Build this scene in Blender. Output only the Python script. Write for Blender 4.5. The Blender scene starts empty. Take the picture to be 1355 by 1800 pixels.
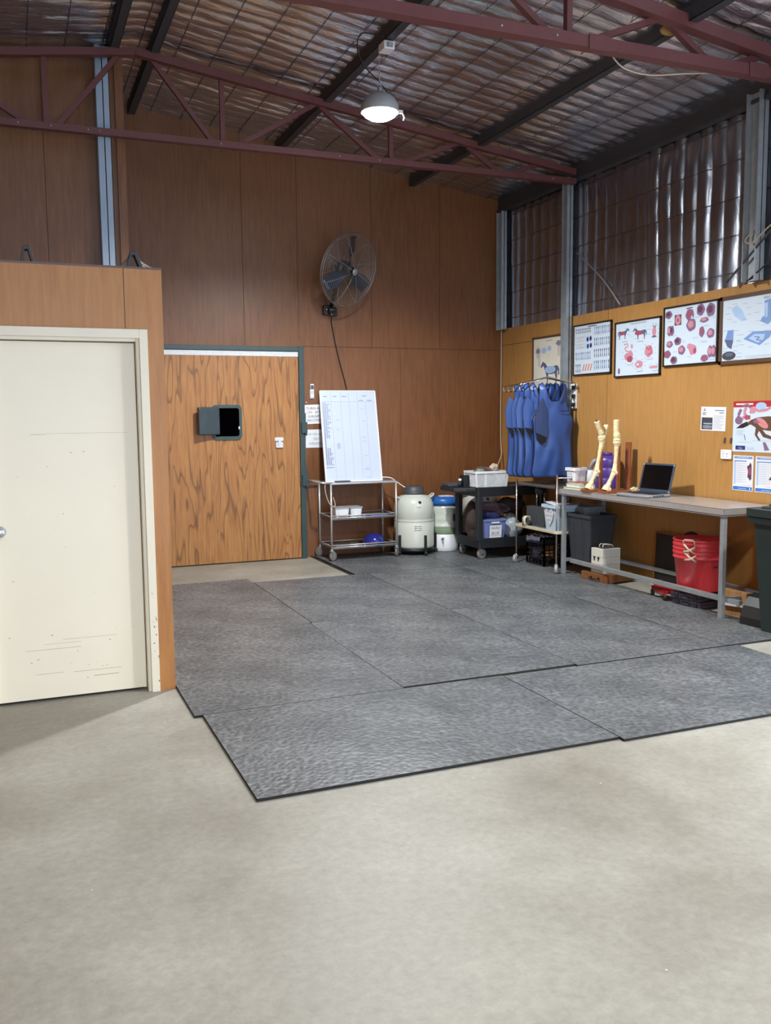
import bpy, math, random
import numpy as np
from mathutils import Vector, Matrix, noise
random.seed(7)
PI = math.pi
scene = bpy.context.scene
col = scene.collection

# ------------------------------------------------------------------ camera
F_PX, YAW, PITCH, ROLL, CAM_H = 1588.86, 0.3877, 0.1059, -0.0095, 1.6
fw = Vector((math.sin(YAW)*math.cos(PITCH), math.cos(YAW)*math.cos(PITCH), -math.sin(PITCH)))
r0 = Vector((math.cos(YAW), -math.sin(YAW), 0)); u0 = r0.cross(fw)
rr = math.cos(ROLL)*r0 + math.sin(ROLL)*u0; uu = -math.sin(ROLL)*r0 + math.cos(ROLL)*u0
cam_d = bpy.data.cameras.new('camera'); cam = bpy.data.objects.new('camera', cam_d); col.objects.link(cam)
mw = Matrix((rr, uu, -fw)).transposed().to_4x4(); mw.translation = (0, 0, CAM_H); cam.matrix_world = mw
cam_d.sensor_fit = 'VERTICAL'; cam_d.sensor_height = 36.0; cam_d.lens = F_PX*36.0/1800.0
cam_d.clip_start = 0.05; cam_d.clip_end = 200
scene.camera = cam

# ------------------------------------------------------------------ light and exposure
scene.view_settings.view_transform = 'Standard'
scene.view_settings.look = 'None'
scene.view_settings.exposure = 1.08
scene.view_settings.gamma = 1.0
scene.view_settings.use_curve_mapping = False
W = bpy.data.worlds.new('sky'); scene.world = W; W.use_nodes = True
W.node_tree.nodes['Background'].inputs[0].default_value = (0.70, 0.82, 1.0, 1)
W.node_tree.nodes['Background'].inputs[1].default_value = 4.0
LENS_GLOW = 24.0; SPOT_W = 330.0
LAMP_POWER = LENS_GLOW   # emission of each lamp lens
def portal(name, loc, rot, sx, sy):
    l = bpy.data.lights.new(name, 'AREA'); l.shape = 'RECTANGLE'; l.size = sx; l.size_y = sy
    l.cycles.is_portal = True
    o = bpy.data.objects.new(name, l); o.location = loc; o.rotation_euler = rot; col.objects.link(o)
portal('doorway_portal', (5.62, 2.4, 1.5), (0, PI/2, 0), 3.0, 3.0)
portal('entrance_portal', (1.0, -4.05, 1.6), (PI/2, 0, 0), 4.0, 3.2)

# ------------------------------------------------------------------ mesh builder
class MB:
    def __init__(s, M=None): s.v=[]; s.f=[]; s.mi=[]; s.sm=[]; s.M=M or Matrix.Identity(4); s.m=0
    def add(s, vs, fs, smooth=False):
        b=len(s.v); s.v += [tuple(s.M @ Vector(p)) for p in vs]
        for f in fs: s.f.append([b+i for i in f]); s.mi.append(s.m); s.sm.append(smooth)
        return s
    def box(s, x0,y0,z0,x1,y1,z1, taper=None):
        vs=[(x0,y0,z0),(x1,y0,z0),(x1,y1,z0),(x0,y1,z0),(x0,y0,z1),(x1,y0,z1),(x1,y1,z1),(x0,y1,z1)]
        if taper is not None:   # taper: bottom scaled about its centre
            cx,cy=(x0+x1)/2,(y0+y1)/2
            vs=[((cx+(x-cx)*taper, cy+(y-cy)*taper, z) if i<4 else (x,y,z)) for i,(x,y,z) in enumerate(vs)]
        return s.add(vs,[(0,3,2,1),(4,5,6,7),(0,1,5,4),(1,2,6,5),(2,3,7,6),(3,0,4,7)])
    def bar(s, p, q, w, h=None, up=(0,0,1)):
        h=h or w; p=Vector(p); q=Vector(q); d=(q-p).normalized(); up=Vector(up)
        if abs(d.dot(up))>.98: up=Vector((1,0,0))
        a=d.cross(up).normalized(); b=a.cross(d)
        vs=[c+a*(i*w/2)+b*(j*h/2) for c in (p,q) for i,j in ((-1,-1),(1,-1),(1,1),(-1,1))]
        return s.add(vs,[(0,1,2,3),(7,6,5,4),(0,4,5,1),(1,5,6,2),(2,6,7,3),(3,7,4,0)])
    def tube(s, pts, r, n=8, closed=False, caps=True, smooth=True):
        pts=[Vector(p) for p in pts]; rs=r if isinstance(r,(list,tuple)) else [r]*len(pts)
        N=len(pts); vs=[]; prev=None
        for i,p in enumerate(pts):
            if closed: d=(pts[(i+1)%N]-pts[i-1])
            else: d=pts[min(i+1,N-1)]-pts[max(i-1,0)]
            d=d.normalized() if d.length>1e-9 else Vector((0,0,1))
            if prev is None:
                a=d.cross(Vector((0,0,1)))
                if a.length<.05: a=d.cross(Vector((1,0,0)))
            else: a=prev-d*prev.dot(d)
            if a.length<1e-6: a=d.orthogonal()
            a.normalize(); prev=a; b=d.cross(a)
            for k in range(n):
                t=2*PI*k/n; vs.append(p+(a*math.cos(t)+b*math.sin(t))*rs[i])
        fs=[]
        for i in range(N if closed else N-1):
            j=(i+1)%N
            for k in range(n): fs.append((i*n+k,i*n+(k+1)%n,j*n+(k+1)%n,j*n+k))
        s.add(vs,fs,smooth)
        if caps and not closed:
            b=len(s.v)-len(vs)
            s.f.append([b+k for k in range(n)][::-1]); s.mi.append(s.m); s.sm.append(False)
            s.f.append([b+(N-1)*n+k for k in range(n)]); s.mi.append(s.m); s.sm.append(False)
        return s
    def cyl(s, p, q, r, r2=None, n=20): return s.tube([p,q],[r,r if r2 is None else r2],n)
    def lathe(s, prof, c=(0,0,0), n=32, ax=None, sx=1, sy=1, smooth=True):
        c=Vector(c); R=Matrix.Identity(3) if ax is None else Vector((0,0,1)).rotation_difference(Vector(ax)).to_matrix()
        vs=[]
        for (r,z) in prof:
            for k in range(n):
                t=2*PI*k/n; vs.append(c+R@Vector((r*sx*math.cos(t),r*sy*math.sin(t),z)))
        fs=[]
        for i in range(len(prof)-1):
            for k in range(n): fs.append((i*n+k,i*n+(k+1)%n,(i+1)*n+(k+1)%n,(i+1)*n+k))
        s.add(vs,fs,smooth); b=len(s.v)-len(vs)
        if prof[0][0]>1e-4: s.f.append([b+k for k in range(n)][::-1]); s.mi.append(s.m); s.sm.append(False)
        if prof[-1][0]>1e-4: s.f.append([b+(len(prof)-1)*n+k for k in range(n)]); s.mi.append(s.m); s.sm.append(False)
        return s
    def prism(s, poly, O, U, V, N, t):      # 2-D outline extruded by t along N
        O,U,V,N=map(Vector,(O,U,V,N)); n=len(poly)
        a=[O+U*x+V*y for x,y in poly]; b=[p+N*t for p in a]
        return s.add(a+b,[tuple(range(n))[::-1],tuple(range(n,2*n))]+[(i,(i+1)%n,n+(i+1)%n,n+i) for i in range(n)])
    def sphere(s, c, r, n=16, sc=(1,1,1)):
        c=Vector(c); m=n//2; vs=[]; fs=[]
        for i in range(1,m):
            a=PI*i/m
            for k in range(n):
                t=2*PI*k/n; vs.append((c.x+r*sc[0]*math.sin(a)*math.cos(t),c.y+r*sc[1]*math.sin(a)*math.sin(t),c.z+r*sc[2]*math.cos(a)))
        vs+=[(c.x,c.y,c.z+r*sc[2]),(c.x,c.y,c.z-r*sc[2])]; T=len(vs)-2
        for i in range(m-2):
            for k in range(n): fs.append((i*n+k,(i+1)*n+k,(i+1)*n+(k+1)%n,i*n+(k+1)%n))
        for k in range(n): fs.append((T,k,(k+1)%n)); fs.append((T+1,(m-2)*n+(k+1)%n,(m-2)*n+k))
        return s.add(vs,fs,True)
    def tub(s, w,d,h,t=.004,taper=.85,c=(0,0,0),rc=.02,floor=.004):  # open box with rounded corners, thickness and floor
        def ring(hw,hd,r,z):
            o=[]
            for (sx,sy,a0) in ((1,1,0),(-1,1,90),(-1,-1,180),(1,-1,270)):
                for k in range(4):
                    a=math.radians(a0+30*k); o.append((c[0]+sx*(hw-r)+r*math.cos(a),c[1]+sy*(hd-r)+r*math.sin(a),c[2]+z))
            return o
        R=[ring(w/2*taper,d/2*taper,rc,0),ring(w/2,d/2,rc,h),ring(w/2-t,d/2-t,rc,h),ring(w/2*taper-t,d/2*taper-t,rc,floor)]
        vs=sum(R,[]); fs=[tuple(range(16))[::-1],tuple(range(48,64))]
        for i in range(3):
            for k in range(16): fs.append((i*16+k,i*16+(k+1)%16,(i+1)*16+(k+1)%16,(i+1)*16+k))
        return s.add(vs,fs)
    def build(s, name, mats, parent=None, bevel=0, seg=2):
        me=bpy.data.meshes.new(name); me.from_pydata(s.v,[],s.f); me.update()
        for m in (mats if isinstance(mats,(list,tuple)) else [mats]): me.materials.append(m)
        me.polygons.foreach_set('material_index',s.mi); me.polygons.foreach_set('use_smooth',s.sm)
        o=bpy.data.objects.new(name,me); col.objects.link(o)
        if parent: o.parent=parent
        if bevel:
            b=o.modifiers.new('bevel','BEVEL'); b.width=bevel; b.segments=seg; b.limit_method='ANGLE'; b.angle_limit=math.radians(40)
        return o

def thing(name, label, cat, loc=(0,0,0), rz=0, group=None, rot=None):
    o=bpy.data.objects.new(name,None); o.empty_display_size=.1; col.objects.link(o)
    o.location=loc; o.rotation_euler=rot or (0,0,rz); o['label']=label; o['category']=cat
    if group: o['group']=group
    return o
def tag(o,label,cat,group=None):
    o['label']=label; o['category']=cat
    if group: o['group']=group
    return o
def struct(o, label=None):
    o['kind']='structure'
    if label: o['label']=label
    return o
def sroot(name, label=None):
    o=bpy.data.objects.new(name,None); col.objects.link(o); o['kind']='structure'
    if label: o['label']=label
    return o
def rebase(o, loc):      # move a top-level mesh's origin to its base
    loc=Vector(loc); o.data.transform(Matrix.Translation(-loc)); o.location=loc; return o

# ------------------------------------------------------------------ materials
def srgb(r,g,b):
    f=lambda c: (c/255/12.92) if c/255<=.04045 else ((c/255+.055)/1.055)**2.4
    return (f(r),f(g),f(b),1)
def newmat(name):
    m=bpy.data.materials.new(name); m.use_nodes=True
    return m, m.node_tree.nodes, m.node_tree.links, m.node_tree.nodes['Principled BSDF']
def nd(N,t,**k):
    n=N.new(t)
    for a,b in k.items():
        if a.startswith('i_'):
            key=a[2:]; n.inputs[int(key) if key.isdigit() else key.replace('_',' ')].default_value=b
        else: setattr(n,a,b)
    return n
def mat(name, c, rough=.5, metal=0, var=.12, vs=6, bump=0, bs=60, spec=.5, sheen=0, trans=0, emit=0, alpha=1):
    m,N,L,B=newmat(name)
    B.inputs['Roughness'].default_value=rough; B.inputs['Metallic'].default_value=metal
    B.inputs['Specular IOR Level'].default_value=spec
    if sheen: B.inputs['Sheen Weight'].default_value=sheen
    if trans: B.inputs['Transmission Weight'].default_value=trans
    tc=nd(N,'ShaderNodeTexCoord'); n=nd(N,'ShaderNodeTexNoise',i_Scale=vs,i_Detail=5)
    L.new(tc.outputs['Object'],n.inputs['Vector'])
    mx=nd(N,'ShaderNodeMix',data_type='RGBA'); L.new(n.outputs['Fac'],mx.inputs[0])
    mx.inputs[6].default_value=tuple(x*(1-var) for x in c[:3])+(1,)
    mx.inputs[7].default_value=tuple(min(1,x*(1+var)) for x in c[:3])+(1,)
    L.new(mx.outputs[2],B.inputs['Base Color'])
    if emit:
        B.inputs['Emission Color'].default_value=c; B.inputs['Emission Strength'].default_value=emit
    if bump:
        n2=nd(N,'ShaderNodeTexNoise',i_Scale=bs,i_Detail=3); L.new(tc.outputs['Object'],n2.inputs['Vector'])
        b=nd(N,'ShaderNodeBump',i_Strength=bump,i_Distance=.01); L.new(n2.outputs['Fac'],b.inputs['Height']); L.new(b.outputs[0],B.inputs['Normal'])
    return m
def plymat(name, ca, cb, cc, rough=.38, sx=9, sz=.7, strong=0, spec=.4, blot=.35):
    """grain runs along Z; ca base, cb darker streak, cc light patch"""
    m,N,L,B=newmat(name)
    tc=nd(N,'ShaderNodeTexCoord')
    mp=nd(N,'ShaderNodeMapping'); mp.inputs['Scale'].default_value=(sx,sx,sz); L.new(tc.outputs['Object'],mp.inputs['Vector'])
    n=nd(N,'ShaderNodeTexNoise',i_Scale=4,i_Detail=8,i_Roughness=.65,i_Distortion=.4); L.new(mp.outputs[0],n.inputs['Vector'])
    cr=nd(N,'ShaderNodeValToRGB'); cr.color_ramp.elements[0].position=.35; cr.color_ramp.elements[0].color=cb
    cr.color_ramp.elements[1].position=.62; cr.color_ramp.elements[1].color=ca
    L.new(n.outputs['Fac'],cr.inputs[0])
    n2=nd(N,'ShaderNodeTexNoise',i_Scale=1.1,i_Detail=4,i_Roughness=.6); L.new(tc.outputs['Object'],n2.inputs['Vector'])
    mr=nd(N,'ShaderNodeMapRange',i_1=.4,i_2=.75,i_3=0.0,i_4=blot); L.new(n2.outputs['Fac'],mr.inputs[0])
    mx=nd(N,'ShaderNodeMix',data_type='RGBA'); L.new(mr.outputs[0],mx.inputs[0]); L.new(cr.outputs[0],mx.inputs[6]); mx.inputs[7].default_value=cc
    out=mx.outputs[2]
    # scuffs
    n4=nd(N,'ShaderNodeTexNoise',i_Scale=9,i_Detail=10,i_Roughness=.8); L.new(tc.outputs['Object'],n4.inputs['Vector'])
    mr4=nd(N,'ShaderNodeMapRange',i_1=.66,i_2=.72,i_3=0.0,i_4=.35); L.new(n4.outputs['Fac'],mr4.inputs[0])
    mx4=nd(N,'ShaderNodeMix',data_type='RGBA'); L.new(mr4.outputs[0],mx4.inputs[0]); L.new(out,mx4.inputs[6]); mx4.inputs[7].default_value=tuple(x*.45 for x in cb[:3])+(1,)
    out=mx4.outputs[2]
    if strong:
        mp3=nd(N,'ShaderNodeMapping'); mp3.inputs['Scale'].default_value=(4.6,4.6,.5); L.new(tc.outputs['Object'],mp3.inputs['Vector'])
        n3=nd(N,'ShaderNodeTexNoise',i_Scale=1.15,i_Detail=2.2,i_Roughness=.45,i_Distortion=.35); L.new(mp3.outputs[0],n3.inputs['Vector'])
        mu=nd(N,'ShaderNodeMath',operation='MULTIPLY'); mu.inputs[1].default_value=strong; L.new(n3.outputs['Fac'],mu.inputs[0])
        fr=nd(N,'ShaderNodeMath',operation='FRACT'); L.new(mu.outputs[0],fr.inputs[0])
        c2=nd(N,'ShaderNodeValToRGB'); e=c2.color_ramp.elements; e[0].position=0; e[0].color=(1,1,1,1); e[1].position=.22; e[1].color=(.0,.0,.0,1)
        e2=c2.color_ramp.elements.new(.93); e2.color=(.10,.10,.10,1); e3=c2.color_ramp.elements.new(1); e3.color=(1,1,1,1)
        L.new(fr.outputs[0],c2.inputs[0])
        mx3=nd(N,'ShaderNodeMix',data_type='RGBA'); 
        ml=nd(N,'ShaderNodeMath',operation='MULTIPLY'); ml.inputs[1].default_value=.75; L.new(c2.outputs[0],ml.inputs[0])
        L.new(ml.outputs[0],mx3.inputs[0]); L.new(out,mx3.inputs[6]); mx3.inputs[7].default_value=tuple(x*.33 for x in cb[:3])+(1,)
        out=mx3.outputs[2]
    L.new(out,B.inputs['Base Color'])
    B.inputs['Roughness'].default_value=rough; B.inputs['Specular IOR Level'].default_value=spec
    b=nd(N,'ShaderNodeBump',i_Strength=.12,i_Distance=.004); L.new(n.outputs['Fac'],b.inputs['Height']); L.new(b.outputs[0],B.inputs['Normal'])
    return m

M={}
M['ply_back']=plymat('stained_plywood_dark',srgb(118,76,44),srgb(100,62,35),srgb(134,88,52))
M['ply_right']=plymat('varnished_plywood_gold',srgb(172,128,72),srgb(158,114,62),srgb(184,140,80),rough=.42)
M['ply_part']=plymat('varnished_plywood_orange',srgb(170,116,62),srgb(154,100,50),srgb(182,130,72),rough=.4)
M['ply_door']=plymat('figured_plywood',srgb(172,122,68),srgb(146,96,50),srgb(158,98,52),strong=11,rough=.42)
M['ply_pale']=plymat('raw_timber',srgb(170,130,84),srgb(140,100,60),srgb(180,145,100),rough=.6)
M['ply_plain']=plymat('brown_timber',srgb(140,78,36),srgb(110,58,26),srgb(150,90,45),rough=.4)
M['seam']=mat('seam_gap',srgb(40,24,15),.8)
# concrete
m,N,L,B=newmat('concrete'); tc=nd(N,'ShaderNodeTexCoord')
n=nd(N,'ShaderNodeTexNoise',i_Scale=1.1,i_Detail=7,i_Roughness=.62); L.new(tc.outputs['Object'],n.inputs['Vector'])
cr=nd(N,'ShaderNodeValToRGB'); e=cr.color_ramp.elements; e[0].position=.3; e[0].color=srgb(130,125,113); e[1].position=.66; e[1].color=srgb(162,159,148)
L.new(n.outputs['Fac'],cr.inputs[0])
n2=nd(N,'ShaderNodeTexNoise',i_Scale=26,i_Detail=8,i_Roughness=.75); L.new(tc.outputs['Object'],n2.inputs['Vector'])
mr=nd(N,'ShaderNodeMapRange',i_1=.25,i_2=.75,i_3=.80,i_4=1.18); L.new(n2.outputs['Fac'],mr.inputs[0])
mx=nd(N,'ShaderNodeMix',data_type='RGBA',blend_type='MULTIPLY'); mx.inputs[0].default_value=1; L.new(cr.outputs[0],mx.inputs[6]); L.new(mr.outputs[0],mx.inputs[7])
vo=nd(N,'ShaderNodeTexVoronoi',i_Scale=5.0); L.new(tc.outputs['Object'],vo.inputs['Vector'])
mr2=nd(N,'ShaderNodeMapRange',i_1=.012,i_2=.022,i_3=1.0,i_4=0.0); L.new(vo.outputs['Distance'],mr2.inputs[0])
mx2=nd(N,'ShaderNodeMix',data_type='RGBA'); L.new(mr2.outputs[0],mx2.inputs[0]); L.new(mx.outputs[2],mx2.inputs[6]); mx2.inputs[7].default_value=srgb(215,212,204)
L.new(mx2.outputs[2],B.inputs['Base Color'])
mr3=nd(N,'ShaderNodeMapRange',i_1=.3,i_2=.7,i_3=.42,i_4=.62); L.new(n.outputs['Fac'],mr3.inputs[0]); L.new(mr3.outputs[0],B.inputs['Roughness'])
B.inputs['Specular IOR Level'].default_value=.35
b=nd(N,'ShaderNodeBump',i_Strength=.1,i_Distance=.003); L.new(n2.outputs['Fac'],b.inputs['Height']); L.new(b.outputs[0],B.inputs['Normal'])
M['concrete']=m
# rubber mat with hammered top
m,N,L,B=newmat('hammered_rubber'); tc=nd(N,'ShaderNodeTexCoord')
vo=nd(N,'ShaderNodeTexVoronoi',i_Scale=42,feature='SMOOTH_F1'); L.new(tc.outputs['Object'],vo.inputs['Vector'])
n=nd(N,'ShaderNodeTexNoise',i_Scale=2.2,i_Detail=6,i_Roughness=.65); L.new(tc.outputs['Object'],n.inputs['Vector'])
cr=nd(N,'ShaderNodeValToRGB'); e=cr.color_ramp.elements; e[0].position=.3; e[0].color=srgb(76,80,83); e[1].position=.72; e[1].color=srgb(116,119,120)
L.new(n.outputs['Fac'],cr.inputs[0])
mr=nd(N,'ShaderNodeMapRange',i_1=.1,i_2=.75,i_3=.50,i_4=1.35); L.new(vo.outputs['Distance'],mr.inputs[0])
mx=nd(N,'ShaderNodeMix',data_type='RGBA',blend_type='MULTIPLY'); mx.inputs[0].default_value=1; L.new(cr.outputs[0],mx.inputs[6]); L.new(mr.outputs[0],mx.inputs[7])
L.new(mx.outputs[2],B.inputs['Base Color']); B.inputs['Roughness'].default_value=.44; B.inputs['Specular IOR Level'].default_value=.45
b=nd(N,'ShaderNodeBump',i_Strength=.8,i_Distance=.005); L.new(vo.outputs['Distance'],b.inputs['Height']); L.new(b.outputs[0],B.inputs['Normal'])
M['rubber_mat']=m
M['mat_edge']=mat('rubber_mat_edge',srgb(28,26,25),.8,bump=.3)
# foil
def foilmat(name,c,rough,bs,st,stretch=(1,1,1)):
    m,N,L,B=newmat(name); tc=nd(N,'ShaderNodeTexCoord')
    n=nd(N,'ShaderNodeTexNoise',i_Scale=bs,i_Detail=4,i_Roughness=.55,i_Distortion=.6); mp=nd(N,'ShaderNodeMapping'); mp.inputs['Scale'].default_value=stretch; L.new(tc.outputs['Object'],mp.inputs['Vector']); L.new(mp.outputs[0],n.inputs['Vector'])
    n2=nd(N,'ShaderNodeTexNoise',i_Scale=3,i_Detail=3); L.new(tc.outputs['Object'],n2.inputs['Vector'])
    mx=nd(N,'ShaderNodeMix',data_type='RGBA'); L.new(n2.outputs['Fac'],mx.inputs[0]); mx.inputs[6].default_value=tuple(x*.72 for x in c[:3])+(1,); mx.inputs[7].default_value=c
    L.new(mx.outputs[2],B.inputs['Base Color'])
    B.inputs['Metallic'].default_value=1; B.inputs['Roughness'].default_value=rough
    b=nd(N,'ShaderNodeBump',i_Strength=st,i_Distance=.02); L.new(n.outputs['Fac'],b.inputs['Height']); L.new(b.outputs[0],B.inputs['Normal'])
    return m
M['foil_roof']=foilmat('roof_foil',srgb(222,224,232),.27,9,.6,(.5,2.2,1))
M['foil_wall']=foilmat('wall_foil',srgb(206,214,228),.27,6,.22,(1,1.6,.5))
M['red_steel']=mat('red_oxide_steel',srgb(96,52,50),.5,var=.2,vs=12)
M['purlin']=mat('galvanised_purlin',srgb(78,80,84),.5,.6,var=.2,vs=5)
M['galv']=mat('galvanised_steel',srgb(160,166,168),.42,.5,var=.25,vs=14)
M['blue_grey']=mat('painted_steel_bluegrey',srgb(150,165,182),.5,.1,var=.08)
M['green_steel']=mat('dark_green_steel',srgb(46,66,66),.5,.1,var=.2,vs=20)
M['cream']=mat('cream_paint',srgb(228,220,197),.42,var=.035,vs=3)
M['cream_trim']=mat('cream_trim_paint',srgb(222,214,192),.45,var=.05,vs=8)
M['scuff']=mat('scuff_marks',srgb(120,100,80),.8)
M['white_paint']=mat('white_painted_metal',srgb(200,204,206),.5,var=.15,vs=25)
M['stainless']=mat('stainless_steel',srgb(196,196,196),.30,.6,var=.12,vs=9)
M['stainless_d']=mat('brushed_stainless',srgb(150,146,142),.36,.95,var=.15,vs=9)
M['chrome']=mat('chrome',srgb(205,205,205),.12,1)
M['black']=mat('black_plastic',srgb(22,23,26),.45,bump=.08)
M['black_r']=mat('black_rubber',srgb(26,26,27),.7)
M['cart']=mat('black_cart_plastic',srgb(26,28,32),.5,var=.3,vs=9,bump=.25,bs=40)
M['grey_r']=mat('grey_rubber',srgb(118,112,106),.6)
M['grey_p']=mat('grey_plastic',srgb(66,70,74),.5)
M['grey_l']=mat('light_grey_plastic',srgb(150,152,154),.45)
M['void']=mat('dark_interior',srgb(2,2,3),1,spec=0)
M['dewar']=mat('cream_enamel',srgb(196,200,188),.25,var=.06,vs=4)
M['white']=mat('white_plastic',srgb(222,224,226),.35,var=.03)
M['paper']=mat('paper_white',srgb(214,216,220),.5,var=.02)
M['paper_blue']=mat('paper_bluewhite',srgb(194,208,220),.4,var=.02)
M['board']=mat('whiteboard_enamel',srgb(192,202,224),.18,var=.015)
M['blue']=mat('blue_apron_vinyl',srgb(46,78,140),.42,var=.18,vs=3.5,bump=.15,bs=9)
M['blue_d']=mat('blue_apron_lining',srgb(32,52,108),.5,var=.2,vs=4)
M['navy']=mat('navy_binding',srgb(16,20,44),.6)
M['velcro']=mat('black_velcro',srgb(12,12,14),.9)
M['helmet']=mat('blue_helmet_gloss',srgb(38,42,120),.15,var=.05)
M['lid_blue']=mat('blue_lid_plastic',srgb(34,96,168),.35)
M['sage']=mat('sage_band',srgb(120,140,110),.5)
M['lilac']=mat('lilac_plastic',srgb(106,120,170),.4)
M['towel_r']=mat('maroon_towel',srgb(70,36,48),.9,var=.3,vs=30,bump=.6,bs=90,sheen=.3)
M['towel_b']=mat('navy_towel',srgb(22,26,66),.9,var=.3,vs=30,bump=.6,bs=90)
M['cloth_k']=mat('dark_coat_cloth',srgb(66,54,50),.9,var=.3,vs=12,bump=.6,bs=30)
M['bagplastic']=mat('white_bag_plastic',srgb(160,170,176),.35,var=.15,vs=14,bump=.8,bs=14)
M['stripe_w']=mat('striped_towel_pale',srgb(190,192,212),.9)
M['stripe_b']=mat('striped_towel_blue',srgb(48,50,96),.9)
M['purple']=mat('purple_plastic',srgb(72,48,126),.35,var=.08)
M['bone']=mat('bone',srgb(222,206,162),.5,var=.14,vs=18,bump=.35,bs=45)
M['marrow']=mat('bone_hollow',srgb(50,38,26),.9)
M['standwood']=mat('stand_timber',srgb(134,74,38),.4,var=.2,vs=14)
M['laptop']=mat('laptop_silver',srgb(176,180,188),.3,.5)
M['laptop_d']=mat('laptop_slate',srgb(62,74,90),.4,.3)
M['screen']=mat('laptop_screen',srgb(10,10,12),.12)
M['key']=mat('laptop_key',srgb(30,34,40),.5)
M['book_w']=mat('book_white',srgb(214,216,208),.6); M['book_p']=mat('book_pages',srgb(206,196,170),.8)
M['book_g']=mat('book_green',srgb(150,176,146),.6); M['book_r']=mat('book_brown',srgb(146,92,70),.6)
M['red']=mat('red_bucket_plastic',srgb(208,58,64),.32,var=.08); M['red_d']=mat('red_metal',srgb(170,30,34),.4)
M['rope']=mat('rope',srgb(186,168,146),.8)
M['whitewood']=mat('white_painted_wood',srgb(202,200,188),.6,var=.12,vs=18)
M['leather']=mat('brown_leather',srgb(122,78,42),.55,var=.25,vs=10)
M['board_k']=mat('blackboard',srgb(26,24,24),.5,var=.5,vs=5)
M['binbody']=mat('dark_green_bin',srgb(30,44,42),.45,var=.15)
M['smoke']=mat('smoky_plastic',srgb(54,50,60),.3)
M['clear']=mat('cloudy_plastic',srgb(120,128,132),.3,var=.2,vs=12)
M['tubblue']=mat('pale_blue_plastic',srgb(178,200,216),.4)
M['frame_k']=mat('black_frame',srgb(24,22,24),.4); M['frame_w']=mat('walnut_frame',srgb(84,62,46),.4)
M['web']=mat('dusty_web',srgb(140,134,122),.9)
M['foam']=mat('yellow_foam',srgb(196,160,96),.9,bump=.8,bs=40)
M['ink']=mat('ink_black',srgb(24,26,32),.6); M['ink_g']=mat('ink_grey',srgb(120,126,140),.6)
M['ink_l']=mat('ink_lightgrey',srgb(160,170,186),.6); M['ink_red']=mat('ink_red',srgb(190,40,44),.6)
M['a_pink']=mat('print_pink',srgb(190,130,144),.5); M['a_dpink']=mat('print_rose',srgb(156,72,92),.5); M['a_mauve']=mat('print_mauve',srgb(124,92,120),.5)
M['a_plum']=mat('print_plum',srgb(86,52,76),.5); M['a_blue']=mat('print_blue',srgb(110,140,190),.5); M['a_lblue']=mat('print_paleblue',srgb(160,186,218),.5)
M['a_steel']=mat('print_steel',srgb(84,92,120),.5); M['a_navy']=mat('print_navy',srgb(36,46,110),.5); M['a_brown']=mat('print_brown',srgb(92,62,42),.5)
M['a_dbrown']=mat('print_darkbrown',srgb(40,28,26),.5); M['a_tan']=mat('print_tan',srgb(190,160,120),.5); M['a_red']=mat('print_red',srgb(168,30,40),.5)
M['a_orange']=mat('print_orange',srgb(206,120,90),.5); M['a_mid']=mat('print_midblue',srgb(48,110,180),.5); M['a_cream']=mat('print_cream',srgb(216,214,200),.5)
M['a_gk']=mat('print_darkgrey',srgb(58,62,68),.5)
m,N,L,B=newmat('lamp_lens'); B.inputs['Base Color'].default_value=(1,1,1,1)
B.inputs['Emission Color'].default_value=(0.93,.97,1.0,1); B.inputs['Emission Strength'].default_value=LAMP_POWER
M['lens']=m

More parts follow.
